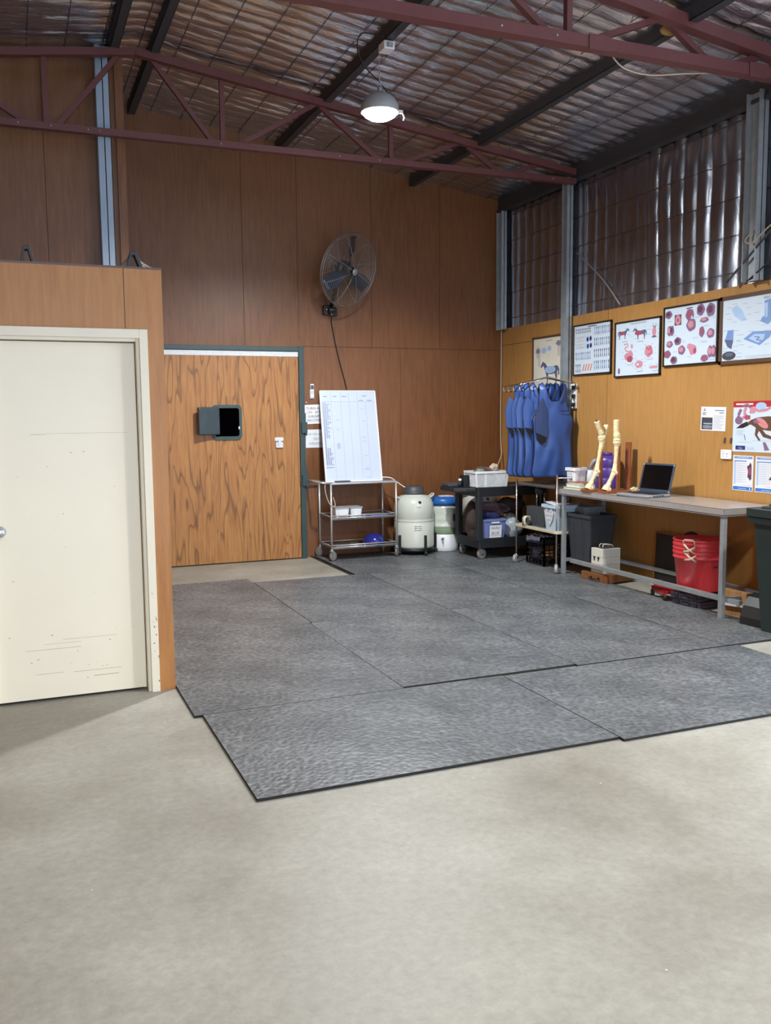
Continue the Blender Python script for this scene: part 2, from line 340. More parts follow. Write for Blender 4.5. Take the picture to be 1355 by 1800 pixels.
# ------------------------------------------------------------------ flat art on sheets
_tc={}
def textmesh(s):
    if s in _tc: return _tc[s]
    c=bpy.data.curves.new('t','FONT'); c.body=s; c.size=1; c.resolution_u=2
    o=bpy.data.objects.new('t',c); col.objects.link(o); dg=bpy.context.evaluated_depsgraph_get(); dg.update()
    me=o.evaluated_get(dg).to_mesh()
    vs=[(v.co.x,v.co.y) for v in me.vertices]; fs=[tuple(p.vertices) for p in me.polygons]
    o.evaluated_get(dg).to_mesh_clear(); bpy.data.objects.remove(o); bpy.data.curves.remove(c)
    xs=[v[0] for v in vs] or [0]; ys=[v[1] for v in vs] or [0]
    _tc[s]=(vs,fs,min(xs),max(xs),min(ys),max(ys)); return _tc[s]
class Art:
    def __init__(s,O,U,V,w,h):
        s.O=Vector(O); s.U=Vector(U).normalized(); s.V=Vector(V).normalized(); s.N=s.U.cross(s.V); s.w=w; s.h=h
        s.mb=MB(); s.mats=[]; s.k=0; s.c=0
    def _m(s,name):
        s.c+=1
        if name not in s.mats: s.mats.append(name)
        s.mb.m=s.mats.index(name)
    def P(s,u,v): return s.O+s.U*u*s.w+s.V*v*s.h+s.N*(.0006+s.c*.000014)
    def base(s,name,t=.002):
        s._m(name); s.mb.prism([(0,0),(s.w,0),(s.w,s.h),(0,s.h)],s.O-s.N*t,s.U,s.V,s.N,t+.0003); return s
    def poly(s,name,pts): s._m(name); s.mb.add([s.P(u,v) for u,v in pts],[tuple(range(len(pts)))]); return s
    def rect(s,name,a,b,c,d): return s.poly(name,[(a,b),(c,b),(c,d),(a,d)])
    def ell(s,name,cx,cy,rx,ry=None,n=14,j=0,rot=0):
        ry=ry or rx*s.w/s.h; pts=[]
        for k in range(n):
            t=2*PI*k/n; q=1+j*math.sin(k*2.3+cx*20); x=rx*math.cos(t)*q*s.w; y=ry*math.sin(t)*q*s.h
            x,y=x*math.cos(rot)-y*math.sin(rot),x*math.sin(rot)+y*math.cos(rot)
            pts.append((cx+x/s.w,cy+y/s.h))
        return s.poly(name,pts)
    def line(s,name,a,b,c,d,t=.004):
        p=Vector((a*s.w,b*s.h)); q=Vector((c*s.w,d*s.h)); D=q-p
        if D.length<1e-6: return s
        D.normalize(); n=Vector((-D.y,D.x))*t/2
        return s.poly(name,[((z.x)/s.w,(z.y)/s.h) for z in (p-n,q-n,q+n,p+n)])
    def path(s,name,pts,t=.004):
        for i in range(len(pts)-1): s.line(name,*pts[i],*pts[i+1],t)
        return s
    def text(s,name,body,u,v,hh,wmax=None,align=0):
        vs,fs,x0,x1,y0,y1=textmesh(body); sc=hh/.72; s._m(name); wd=(x1-x0)*sc
        sx=sc*(wmax*s.w/wd) if wmax and wd>wmax*s.w else sc
        wd=(x1-x0)*sx; off={0:0,1:-wd/2,2:-wd}[align]
        s.mb.add([s.P(u+((x-x0)*sx+off)/s.w, v+y*sc/s.h) for x,y in vs],fs); return s
    def para(s,name,u0,v0,u1,rows,dv,t=.0025):
        for i in range(rows):
            q=random.uniform(.6,1); s.line(name,u0,v0-i*dv,u0+(u1-u0)*q,v0-i*dv,t)
        return s
    def labels(s,cx,cy,rx,ry,n=6,l=.05):
        for i in range(n):
            t=2*PI*(i+.5)/n; a=cx+rx*math.cos(t); b=cy+ry*math.sin(t); sg=1 if math.cos(t)>0 else -1
            s.line('ink_g',a,b,a+sg*l,b+.004*math.sin(i*3),.0022)
        return s
    def build(s,name,parent=None): return s.mb.build(name,[M[x] for x in s.mats],parent)
HORSE=[(.10,.72),(.04,.60),(.03,.35),(.08,.30),(.10,.55),(.13,.52),(.15,.40),(.13,.28),(.17,.15),(.16,0),(.22,0),(.22,.17),(.23,.30),(.28,.42),(.42,.38),(.58,.40),(.60,.30),(.61,.15),(.60,0),(.66,0),(.66,.16),(.69,.33),(.74,.50),(.78,.58),(.80,.68),(.85,.79),(.95,.70),(1,.73),(.97,.82),(.91,.93),(.87,1),(.84,.95),(.74,.89),(.66,.76),(.50,.72),(.30,.74),(.18,.77)]
def horse(a,name,u,v,w,h,flip=False): a.poly(name,[(u+((1-x) if flip else x)*w, v+y*h) for x,y in HORSE]); return a

# ================================================================== SETTING
XR,YB,XL,YF,XRIDGE=5.556,9.81,-3.35,-4.0,1.1
ZP=2.432; YP=5.32; XP=.815
def roofz(x): return 4.16+.144*(XR-XRIDGE) - .144*abs(x-XRIDGE)
o=MB().box(XL-.1,YF-.1,-.15,XR+.1,YB+.1,0).build('floor',M['concrete']); struct(o)
# roof foil, sagging in pleats between wires
def grid(nx,ny,fn,name,m,parent=None):
    xs,ys=np.meshgrid(np.linspace(0,1,nx),np.linspace(0,1,ny)); P=fn(xs,ys).reshape(-1,3)
    i=np.arange(nx*ny).reshape(ny,nx); q=np.stack([i[:-1,:-1],i[:-1,1:],i[1:,1:],i[1:,:-1]],-1).reshape(-1,4)
    me=bpy.data.meshes.new(name); me.from_pydata(P.tolist(),[],q.tolist()); me.update()
    me.polygons.foreach_set('use_smooth',[True]*len(q)); me.materials.append(m)
    o=bpy.data.objects.new(name,me); col.objects.link(o)
    if parent: o.parent=parent
    return o
rng=np.random.RandomState(4)
def vnoise(x,y,seed):
    r=np.random.RandomState(seed).rand(256,256); xi=np.floor(x).astype(int); yi=np.floor(y).astype(int)
    fx=x-xi; fy=y-yi; fx=fx*fx*(3-2*fx); fy=fy*fy*(3-2*fy); g=lambda a,b:r[a%256,b%256]
    return (g(xi,yi)*(1-fx)+g(xi+1,yi)*fx)*(1-fy)+(g(xi,yi+1)*(1-fx)+g(xi+1,yi+1)*fx)*fy
def pleat(a,b,pa,pb,A,seed):      # a along pleat direction, b across pleats
    wob=vnoise(a*1.1,b*1.2,seed)*.6+vnoise(a*5,b*2,seed+1)*.12
    ph=b/pb+wob; cell=np.floor(ph); am=.5+.5*vnoise(a/pa*1.0,cell*7.3,seed+2)*1.6
    s=np.abs(np.sin(PI*ph))**.6*am
    wire=.62+.38*np.abs(np.sin(PI*a/pa))**.5
    return A*s*wire + A*.25*vnoise(a*8,b*14,seed+3)
def roof_fn(u,v):
    x=XL+(XR-XL)*u; y=YF+(YB+.05-YF)*v
    z=4.16+.144*(XR-XRIDGE)-.144*np.abs(x-XRIDGE)-pleat(x,y,.30,.15,.026,11)
    return np.stack([x,y,z],-1)
ceil=grid(230,900,roof_fn,'ceiling',M['foil_roof']); struct(ceil)
mb=MB()
for s in (1,-1):
    xe=XR+.1 if s>0 else XL-.1
    mb.add([(XRIDGE,YF-.1,roofz(XRIDGE)+.03),(xe,YF-.1,roofz(xe)+.03),(xe,YB+.1,roofz(xe)+.03),(XRIDGE,YB+.1,roofz(XRIDGE)+.03)],[(0,1,2,3)])
mb.build('roof_sheet',M['galv'],ceil)
# wires holding the foil
mb=MB()
for k in range(1,30):
    x=XL+.3*k
    if x<XR-.05: mb.bar((x,YF,roofz(x)-.028),(x,YB,roofz(x)-.028),.004)
mb.build('support_wire',M['purlin'],ceil)
# back wall
def wall_grid(name, quadpts, t, N, m):
    mb=MB(); P=[Vector(p) for p in quadpts]; N=Vector(N); n=len(P)
    mb.add(P+[p+N*t for p in P],[tuple(range(n)),tuple(range(n,2*n))[::-1]]+[(i,n+i,n+(i+1)%n,(i+1)%n) for i in range(n)])
    return mb.build(name,m)
wb=struct(wall_grid('wall_back',[(.98,YB,0),(XR+.05,YB,0),(XR+.05,YB,roofz(XR)-.0),(XRIDGE,YB,roofz(XRIDGE)),(.98,YB,roofz(.98))],.08,(0,1,0),M['ply_back']))
mb=MB()
for x,z0,z1 in ((2.37,2.38,4.6),(2.985,2.44,4.5),(3.86,2.38,4.4),(4.72,2.38,4.25),(4.21,0,2.38)):
    w_=.0018 if z0 else .001
    mb.box(x-w_,YB-.002,z0,x+w_,YB+.01,z1)
mb.box(3.02,YB-.002,2.379,XR,YB+.01,2.383)
mb.build('panel_seam',M['seam'],wb)
mb=MB()
for x in (1.3,1.9,2.3,2.44,3.0,3.6,4.1,4.8,5.3):
    for z in (2.6,3.1,3.6,4.1): mb.sphere((x+random.uniform(-.03,.03),YB-.001,z),.004,6)
mb.build('nail_head',M['seam'],wb)
# nearer section of end wall on the left, above and behind the partition room
YL=8.42
wl=struct(wall_grid('wall_back_left',[(XL,YL,0),(.94,YL,0),(.94,YL,roofz(.94)+.01),(XL,YL,roofz(XL)+.01)],.06,(0,1,0),M['ply_back']))
mb=MB(); mb.box(.94,YL,0,1.0,YB,roofz(.97)); struct(mb.build('wall_return',M['ply_back']))
mb=MB()
for x in (.35,-.85,-2.05): mb.box(x-.002,YL-.002,2.45,x+.002,YL+.01,4.6)
mb.build('panel_seam',M['seam'],wl)
struct(MB().box(.945,YL-.03,0,1.015,YL,roofz(.97)-.05).build('trim_1',M['ply_back']))
# right wall: plywood below, foil blanket above; open roller doorway nearer than the frame edge
ZPLY=2.635
mb=MB(); mb.box(XR,3.9,0,XR+.05,YB,ZPLY); mb.box(XR,YF,0,XR+.05,.9,ZPLY)
wr=struct(mb.build('wall_right',M['ply_right']))
mb=MB()
for y in (7.66,5.2): mb.box(XR-.001,y-.0012,0,XR+.01,y+.0012,ZPLY)
mb.box(XR-.002,8.33,2.436,XR+.01,YB,2.44); mb.box(XR-.002,6.9,2.43,XR+.01,8.2,2.434)
mb.build('panel_seam',M['seam'],wr)
def wfoil(u,v):
    y=YF+(YB-YF)*u; z=ZPLY-.05+(4.22-ZPLY+.05)*v
    wob=vnoise(z*2.2,y*1.3,31)*.28; ph=y/.17+wob; am=.4+vnoise(np.floor(ph)*5.1,z*1.4,33)
    h=.022*np.abs(np.sin(PI*ph))**.7*am*(.8+.2*np.abs(np.sin(PI*z/.3)))+.004*vnoise(y*5,z*4,35)
    return np.stack([XR+.035-h,y,z],-1)
fo=grid(800,90,wfoil,'foil_insulation',M['foil_wall'],wr)
mb=MB()
for z in (2.75,3.05,3.35,3.65,3.95): mb.bar((XR+.008,YF,z),(XR+.008,YB,z),.004)
mb.build('support_wire',M['purlin'],wr)
mb=MB(); mb.box(XR+.05,YF,ZPLY-.05,XR+.1,YB,4.25); mb.build('cladding',M['galv'],wr)
# room behind and beside the camera
o=MB().box(XL-.1,YF,0,XL,YL,roofz(XL)+.05).build('wall_left',M['ply_part']); struct(o)
mb=MB(); mb.box(XL,YF-.1,0,-1.0,YF,4.1); mb.box(3.0,YF-.1,0,XR,YF,4.2); mb.box(-1.0,YF-.1,3.2,3.0,YF,4.75)
struct(mb.build('wall_front',M['ply_part']))
# partition room with the cream door
DX0,DX1,DZ=-.185,.69,2.06          # door opening
mb=MB(); mb.box(DX1-.0,YP,0,XP,YP+.09,ZP); mb.box(XL,YP,0,DX0,YP+.09,ZP); mb.box(DX0,YP,DZ,DX1,YP+.09,ZP)
wp=struct(mb.build('wall_partition',M['ply_part']))
mb=MB(); mb.box(.605,YP-.001,2.1,.608,YP+.01,ZP); mb.build('panel_seam',M['seam'],wp)
o=struct(MB().box(XP-.06,YP+.09,0,XP,YL,ZP).build('wall_partition_side',M['ply_part']))
o=struct(MB().box(XL,YP,ZP,XP+.004,YL,ZP+.012).build('trim_2',M['frame_w']))
d1=sroot('door_1','cream painted flush door with a silver knob, in the plywood partition')
mb=MB()
mb.box(DX1-.012,YP-.018,0,.724,YP+.003,2.098); mb.box(-.222,YP-.018,0,DX0+.012,YP+.003,2.098); mb.box(DX0+.012,YP-.0178,DZ-.012,DX1-.012,YP+.003,2.0978)
mb.box(DX1-.03,YP,0,DX1,YP+.12,DZ); mb.box(DX0,YP,0,DX0+.03,YP+.12,DZ); mb.box(DX0+.03,YP+.0002,DZ-.03,DX1-.03,YP+.12,DZ)
mb.box(DX1-.045,YP+.10,0,DX1-.03,YP+.13,DZ-.03); mb.box(DX0+.03,YP+.1002,DZ-.045,DX1-.045,YP+.13,DZ-.03)
mb.build('door_frame',M['cream_trim'],d1,.002)
leaf=MB().box(DX0+.033,YP+.052,.018,DX1-.034,YP+.09,DZ-.035).build('door_leaf',M['cream'],d1,.0015)
mb=MB()
for (x0,x1,z,t) in ((.08,.16,1.515,.0015),(.16,.6,1.52,.0008),(.0,.3,.30,.001),(.25,.52,.155,.001),(.36,.50,.12,.002),(.05,.2,.16,.001),(.1,.3,.33,.0006),(.2,.5,.35,.0008)):
    mb.box(x0,YP+.0512,z,x1,YP+.0521,z+t)
for k in range(26):
    x=random.uniform(-.1,.6); z=random.choice([random.uniform(.08,.4),random.uniform(.1,1.7)]); w=random.uniform(.002,.012)
    mb.box(x,YP+.0512,z,x+w,YP+.0521,z+random.uniform(.001,.003))
for k in range(14):
    z=random.uniform(.02,.9)*random.uniform(.3,1); x=random.uniform(.69,.72); mb.box(x,YP-.0188,z,x+random.uniform(.002,.008),YP-.0179,z+random.uniform(.002,.012))
mb.build('scuff_mark',M['scuff'],leaf)
kn=MB(); kn.lathe([(.030,0),(.030,.004),(.012,.008),(.011,.028),(.022,.036),(.027,.048),(.024,.060),(.010,.066),(0.0001,.067)],(-.096,YP+.052,.985),24,ax=(0,-1,0))
kn.build('door_knob',M['stainless'],leaf)
# room floor void behind the door
struct(MB().box(DX0-.1,YP+.5,0,DX1+.1,YP+.52,2.2).build('wall_inner',M['ply_plain']))

# big plywood sliding door in a green steel frame
d2=sroot('door_2','tall figured plywood door with an open hatch, in a dark green steel frame')
mb=MB(); mb.box(2.955,YB-.075,0,3.015,YB-.001,2.372); mb.box(1.02,YB-.075,2.318,2.955,YB-.001,2.366); mb.build('door_frame',M['green_steel'],d2,.003)
YD=YB-.058
dl=MB().box(1.20,YD,.012,2.952,YD+.045,2.262).build('door_leaf',M['ply_door'],d2,.002)
MB().box(1.20,YD-.002,2.262,2.952,YD+.045,2.314).build('head_strip',M['white_paint'],dl)
# hatch: rounded frame with black opening and a padded flap swung open
def rrect(x0,z0,x1,z1,r,n=5):
    o=[]
    for cx,cz,a0 in ((x1-r,z1-r,0),(x0+r,z1-r,90),(x0+r,z0+r,180),(x1-r,z0+r,270)):
        for k in range(n+1): a=math.radians(a0+90*k/n); o.append((cx+r*math.cos(a),cz+r*math.sin(a)))
    return o
mb=MB(); a=rrect(1.975,1.36,2.30,1.735,.05); b=rrect(2.005,1.395,2.27,1.70,.025)
n=len(a); yo=YD-.018
vs=[(x,yo,z) for x,z in a]+[(x,yo,z) for x,z in b]+[(x,YD,z) for x,z in a]+[(x,YD,z) for x,z in b]
fs=[]
for i in range(n):
    j=(i+1)%n; fs+=[(i,j,n+j,n+i),(i,2*n+i,2*n+j,j),(n+i,n+j,3*n+j,3*n+i)]
mb.add(vs,fs); hf=mb.build('hatch_frame',M['green_steel'],dl)
mb=MB(); mb.prism(b,(0,YD-.001,0),(1,0,0),(0,0,1),(0,1,0),.0015); mb.build('hatch_opening',M['void'],hf)
mb=MB(); mb.box(-.245,-.03,1.415,0,.012,1.71); fl=mb.build('hatch_flap',mat('hatch_flap_vinyl',srgb(44,58,62),.35,var=.15,vs=8,bump=.5,bs=8),dl,.012,3); fl.location=(2.045,YD-.03,0); fl.rotation_euler=(0,0,math.radians(14))
mb=MB(); mb.tube([(2.265,YD-.02,1.50),(2.265,YD-.03,1.47)],.008); mb.build('catch',M['white'],dl)
mb=MB(); mb.prism(rrect(2.665,1.335,2.765,1.375,.015),(0,YD-.006,0),(1,0,0),(0,0,1),(0,1,0),.006)
mb.prism(rrect(2.675,1.262,2.755,1.322,.008),(0,YD-.02,0),(1,0,0),(0,0,1),(0,1,0),.02); mb.box(2.70,YD-.03,1.28,2.73,YD-.018,1.34)
mb.build('latch',M['stainless'],dl)
mb=MB()
for z in (1.42,.83): mb.box(2.97,YB-.10,z,3.035,YB-.02,z+.12); mb.box(3.0,YB-.06,z+.09,3.03,YB-.01,z+.22); mb.cyl((3.02,YB-.09,z-.03),(3.02,YB-.09,z),.012)
mb.build('frame_bracket',M['green_steel'],d2)

# ------------------------------------------------------------------ steelwork
def truss(Y,label,thick=1.0):
    t=thing('roof_truss',label,'truss',(XRIDGE,Y,3.955),0,'red steel roof trusses')
    w=.06*thick
    def ch(p,q,h=.062,ww=w): return (p[0]-XRIDGE,0,p[1]-3.955),(q[0]-XRIDGE,0,q[1]-3.955),ww,h
    def ang(mb,p,q,h):
        a,b,_,_=ch(p,q); mb.bar(a,b,.006,h); mb.bar((a[0],-w/2,a[2]-h/2+.004),(b[0],-w/2,b[2]-h/2+.004),w,.007)
        mb.bar((a[0],-w,a[2]),(b[0],-w,b[2]),.006,h)
    mb=MB(); ang(mb,(XRIDGE,4.665),(5.48,4.075),.062*thick); ang(mb,(XRIDGE,4.665),(-3.28,4.075),.062*thick); mb.build('top_chord',M['red_steel'],t)
    mb=MB(); ang(mb,(-3.28,3.985),(5.48,3.985),.055*thick); mb.build('bottom_chord',M['red_steel'],t)
    R=[((1.233,4.64),(1.77,3.97)),((1.83,4.57),(1.83,3.98)),((1.92,3.97),(2.68,4.43)),((2.74,4.42),(3.34,3.98)),((3.435,4.34),(3.435,3.99)),((3.52,3.99),(4.15,4.24)),((4.25,4.22),(4.60,4.0)),((4.70,4.0),(5.05,4.12))]
    for p,q in R:
        for s in (1,-1):
            pp=(XRIDGE+s*(p[0]-XRIDGE),p[1]); qq=(XRIDGE+s*(q[0]-XRIDGE),q[1])
            a,b,_,_=ch(pp,qq); m2=MB(); m2.bar(a,b,.04,.034*thick,up=(0,1,0)); m2.build('web_member',M['red_steel'],t)
    for x in (.15,.4,.69,.78,1.8,2.9,3.3,5.2): MB().sphere((x-XRIDGE,-w-.004,.03),.008,8).build('bolt',M['galv'],t)
    if thick>1:
        for x in (3.62,4.95): MB().box(x-XRIDGE-.08,-w-.010,-.02,x-XRIDGE+.08,-w-.003,.075).build('splice_plate',M['red_steel'],t)
    return t
truss(8.2,'dark red roof truss near the far wall, crossing the pale column')
truss(5.22,'dark red steel roof truss crossing the top right, nearer than the hanging lamp',1.35)
def purlin(x,label):
    z=roofz(x)-.035
    mb=MB(); w=.036; h=.055
    mb.box(-w,0,-h,-w+.004,YB-YF,h); mb.box(-w,0,h-.004,w,YB-YF,h); mb.box(-w,0,-h,w,YB-YF,-h+.004); mb.box(w-.004,0,-h,w,YB-YF,-h+.02); mb.box(w-.004,0,h-.02,w,YB-YF,h)
    o=mb.build('roof_purlin',M['purlin']); o.location=(x,YF,z-.02)
    tag(o,label,'roof beam','galvanised purlins under the foil roof')
purlin(.93,'dark steel roof purlin, leftmost in view, beside the ridge')
purlin(1.255,'dark steel roof purlin just right of the ridge, second from the left')
purlin(2.79,'dark steel roof purlin that carries the junction box and the hanging lamp')
purlin(4.37,'dark steel roof purlin to the right of the lamp, carrying the loose white wire')
purlin(-.62,'dark steel roof purlin on the left roof slope')
mb=MB(); mb.box(0,0,-.18,.06,YB-YF,.0); mb.box(-.02,0,-.18,.0,YB-YF,-.15); o=mb.build('eave_beam',M['purlin']); o.location=(XR-.055,YF,4.185)
tag(o,'galvanised eave beam running along the top of the foil covered right wall','beam')
def column(x,y,z1,label,m,w=.05,d=.10,z0=0,web=True):
    mb=MB()
    mb.box(-w,-d/2,z0,w,-d/2+.008,z1); mb.box(-w,d/2-.008,z0,w,d/2,z1); mb.box(-.004,-d/2,z0,.004,d/2,z1)
    mb.box(w-.006,-d/2,z0,w,d/2,z1); mb.box(-w+.03,-d/2-.001,z0,-w+.034,-d/2,z1)
    o=mb.build('steel_column',m); o.location=(x,y,0); return tag(o,label,'column','steel wall columns')
column(.838,YL-.055,roofz(.84)-.03,'pale blue-grey steel column against the dark plywood above the partition',M['blue_grey'],.055,.10)
column(XR-.05,8.33,4.06,'galvanised column on the right wall where the far roof truss ends',M['galv'],.04,.10)
column(XR-.06,5.69,4.08,'galvanised column on the right wall nearest the right edge, above the posters',M['galv'],.05,.14,z0=2.64)
column(XR-.055,9.72,4.0,'galvanised column in the far corner of the foil wall',M['galv'],.04,.13,z0=2.62)
# diagonal bracing rods on foil
def wire(name,pts,r,m,label,cat,group=None):
    p=[Vector(q) for q in pts]; out=[]
    for i in range(len(p)-1):
        a=p[max(i-1,0)];b=p[i];c=p[i+1];d=p[min(i+2,len(p)-1)]
        for k in range(6):
            t=k/6; out.append(.5*((2*b)+(c-a)*t+(2*a-5*b+4*c-d)*t*t+(3*b-a-3*c+d)*t**3))
    out.append(p[-1]); base=Vector(pts[-1])
    o=MB().tube([q-base for q in out],r,6).build(name,m); o.location=base
    return tag(o,label,cat,group)
wire('brace_rod',[(XR-.02,8.2,3.28),(XR-.02,7.75,2.95),(XR-.02,7.45,2.66)],.007,M['galv'],'thin diagonal brace rod on the foil wall right of the far column','brace')
wire('brace_rod',[(XR-.10,5.2,3.2),(XR-.10,5.6,2.9),(XR-.10,5.93,2.66)],.009,M['purlin'],'dark diagonal brace rod crossing the near right column','brace')
wire('cable',[(XR-.05,5.66,3.05),(XR-.12,5.72,2.96),(XR-.14,5.62,2.92),(XR-.16,5.45,3.0),(XR-.12,5.2,3.15)],.006,M['rope'],'pale looped cable tied to the near right column','cable')
wire('cable',[(XR-.1,5.15,2.85),(XR-.1,5.4,2.80),(XR-.1,5.55,2.72),(XR-.06,5.75,2.645)],.006,M['black_r'],'black cable dropping behind the top edge of the right wall','cable')

# ------------------------------------------------------------------ rubber mats
mats_=[(.865,3.565,2.688,4.728,'frontmost rubber mat, on the left, with its exposed front corner'),
(2.694,3.53,4.53,4.712,'frontmost rubber mat on the right, running out of the frame'),
(.82,4.735,2.040,6.55,'rubber mat beside the partition corner, behind the front left mat'),
(2.045,4.760,3.238,6.58,'rubber mat in the second row, second from the partition'),
(3.243,4.732,4.44,6.56,'rubber mat in the second row, right of the middle seam'),
(4.446,4.74,5.10,6.56,'narrow rubber mat strip beside the bench foot near the bin'),
(.83,6.556,2.060,8.66,'rubber mat in front of the bare concrete patch by the plywood door'),
(2.066,6.587,3.232,8.444,'rubber mat in the third row, in front of the steel trolley'),
(3.238,6.567,4.282,8.442,'rubber mat in the third row, in front of the dewars'),
(4.288,6.567,5.13,8.448,'rubber mat at the far left foot of the bench'),
(3.115,8.45,4.282,9.79,'rubber mat under the steel trolley and the cream dewar'),
(4.288,8.455,5.5,9.79,'rubber mat in the far corner under the black cart')]
for i,(a,b,c,d,lab) in enumerate(mats_):
    T=.014; mb=MB(); w,h=c-a,d-b
    mb.box(0,0,0,w,h,T); mb.mi=[1,0,1,1,1,1]
    o=mb.build('rubber_mat',[M['rubber_mat'],M['mat_edge']]); o.location=(a,b,.0005); o.rotation_euler=(0,0,math.radians(random.uniform(-.1,.1)))
    tag(o,'grey hammered '+lab,'mat','hammered rubber floor mats')
MT=.015
mb=MB(); mb.box(0,0,0,.022,1.45,.012); o=mb.build('floor_strip',M['frame_k']); o.location=(3.075,8.37,0.0); tag(o,'black metal floor strip between the bare concrete and the rubber mat','strip')

# ================================================================== LAMPS
def lamp(x,y,z,label,group='round hanging high bay lamps',power=1.0,colr=(.95,.98,1.0)):
    t=thing('high_bay_lamp',label,'lamp',(x,y,z),0,group)
    MB().lathe([(.045,.14),(.06,.13),(.12,.09),(.148,.04),(.152,-.014),(.146,-.016),(.143,.0)],n=36).build('lamp_housing',M['grey_l'],t)
    MB().lathe([(.142,.0),(.140,-.012),(.12,-.040),(.08,-.062),(.03,-.074),(.0001,-.076)],n=36).build('lamp_lens',M['lens'],t)
    mb=MB(); mb.tube([(0,0,.13),(0,0,.18)],.02,10); mb.tube([(0.018*math.sin(k),0,.18+.015*math.cos(k)+.015) for k in np.linspace(0,6.28,12)],.004,6)
    mb.build('lamp_hook',M['galv'],t)
    top=roofz(x)-.11-z
    sl=bpy.data.lights.new('lamp_light','SPOT'); sl.energy=SPOT_W*power; sl.color=colr; sl.spot_size=math.radians(158); sl.spot_blend=.55; sl.shadow_soft_size=.10
    so=bpy.data.objects.new('lamp_light',sl); col.objects.link(so); so.parent=t; so.location=(0,0,-.19)
    mb=MB()
    k=0; zz=.20
    while zz<top: mb.tube([(.006*math.cos(a)*(1 if k%2 else 0),.006*math.cos(a)*(0 if k%2 else 1),zz+.014*math.sin(a)) for a in np.linspace(0,2*PI,9)[:-1]],.0018,5,closed=True); zz+=.022; k+=1
    mb.build('chain',M['galv'],t)
    mb=MB(); mb.box(.14,-.02,.0,.19,.02,.02); mb.tube([(.19,0,.01),(.21,0,-.03),(.20,0,-.05)],.006,6); mb.build('sensor',M['white'],t)
    return t
lamp(2.79,6.87,3.99,'brightly lit round lamp hanging from the roof purlin in view')
lamp(4.37,2.7,3.85,'lit round lamp hanging from the right purlin, nearer than the picture shows',power=.66,colr=(1.0,.97,.895))
lamp(.9,-.6,4.1,'lit round lamp hanging behind the camera',power=.60,colr=(1.0,.97,.895))
jb=thing('junction_box','white junction box fixed to the roof purlin above the lamp','electrical box',(2.79,6.72,roofz(2.79)-.115))
MB().box(-.045,-.06,-.06,.045,.06,0).build('box_body',M['white'],jb,.006)
MB().box(-.02,-.085,-.05,.02,-.06,-.02).build('cable_gland',M['grey_l'],jb)
wire('lamp_cable',[(2.75,6.66,4.46),(2.60,6.75,4.50),(2.58,6.8,4.40),(2.66,6.85,4.30),(2.80,6.9,4.22),(2.87,6.88,4.12),(2.86,6.88,4.06)],.005,M['black_r'],'black cable looping from the junction box down to the lamp','cable')
wire('loose_wire',[(3.78,5.27,4.02),(3.92,5.30,3.93),(4.15,5.31,3.91),(4.45,5.29,3.95),(4.72,5.23,3.97)],.005,M['rope'],'loose white wire drooping under the near roof truss','wire')
mb=MB(); mb.sphere((0,0,0),.07,12,(1,.7,.45)); mb.sphere((.06,.03,.01),.045,10,(1,.8,.5)); o=mb.build('foam_patch',M['foam']); o.location=(4.33,5.33,4.235); tag(o,'torn yellow foam patch on the roof purlin at the top right','foam')

# brackets on top of the partition room
for x,w,lab in ((.105,1,'black folded metal bracket standing on the partition top, on the left'),(.665,1.25,'black folded metal bracket under a dusty web on the partition top, by the pale column')):
    t=thing('metal_bracket',lab,'bracket',(x,YP+.03,ZP+.0125),0,'black brackets on top of the partition')
    mb=MB(); mb.prism([(-.030*w,0),(-.012,.085),(.02,.09),(.045*w,0),(.028*w,0),(.01,.068),(-.005,.066),(-.012*w,0)],(0,0,0),(1,0,0),(0,0,1),(0,1,0),.06); mb.build('bracket_body',M['black'],t,.002)
    if w>1:
        mb=MB()
        for s,L_ in ((-1,.10),(1,.16)):
            n=8; rows=6; vs=[];fs=[]
            for i in range(n+1):
                for j in range(rows+1):
                    q=i/n; r=j/rows; vs.append((s*(.01+L_*q*(.3+.7*r)),.0+.06*r,.085*(1-q)**1.7*(1-.1*r)+.001))
            for i in range(n):
                for j in range(rows):
                    if (i*3+j*5)%4!=1: fs.append((i*(rows+1)+j,(i+1)*(rows+1)+j,(i+1)*(rows+1)+j+1,i*(rows+1)+j+1))
            mb.add(vs,fs)
        mb.build('dusty_web',M['web'],t)

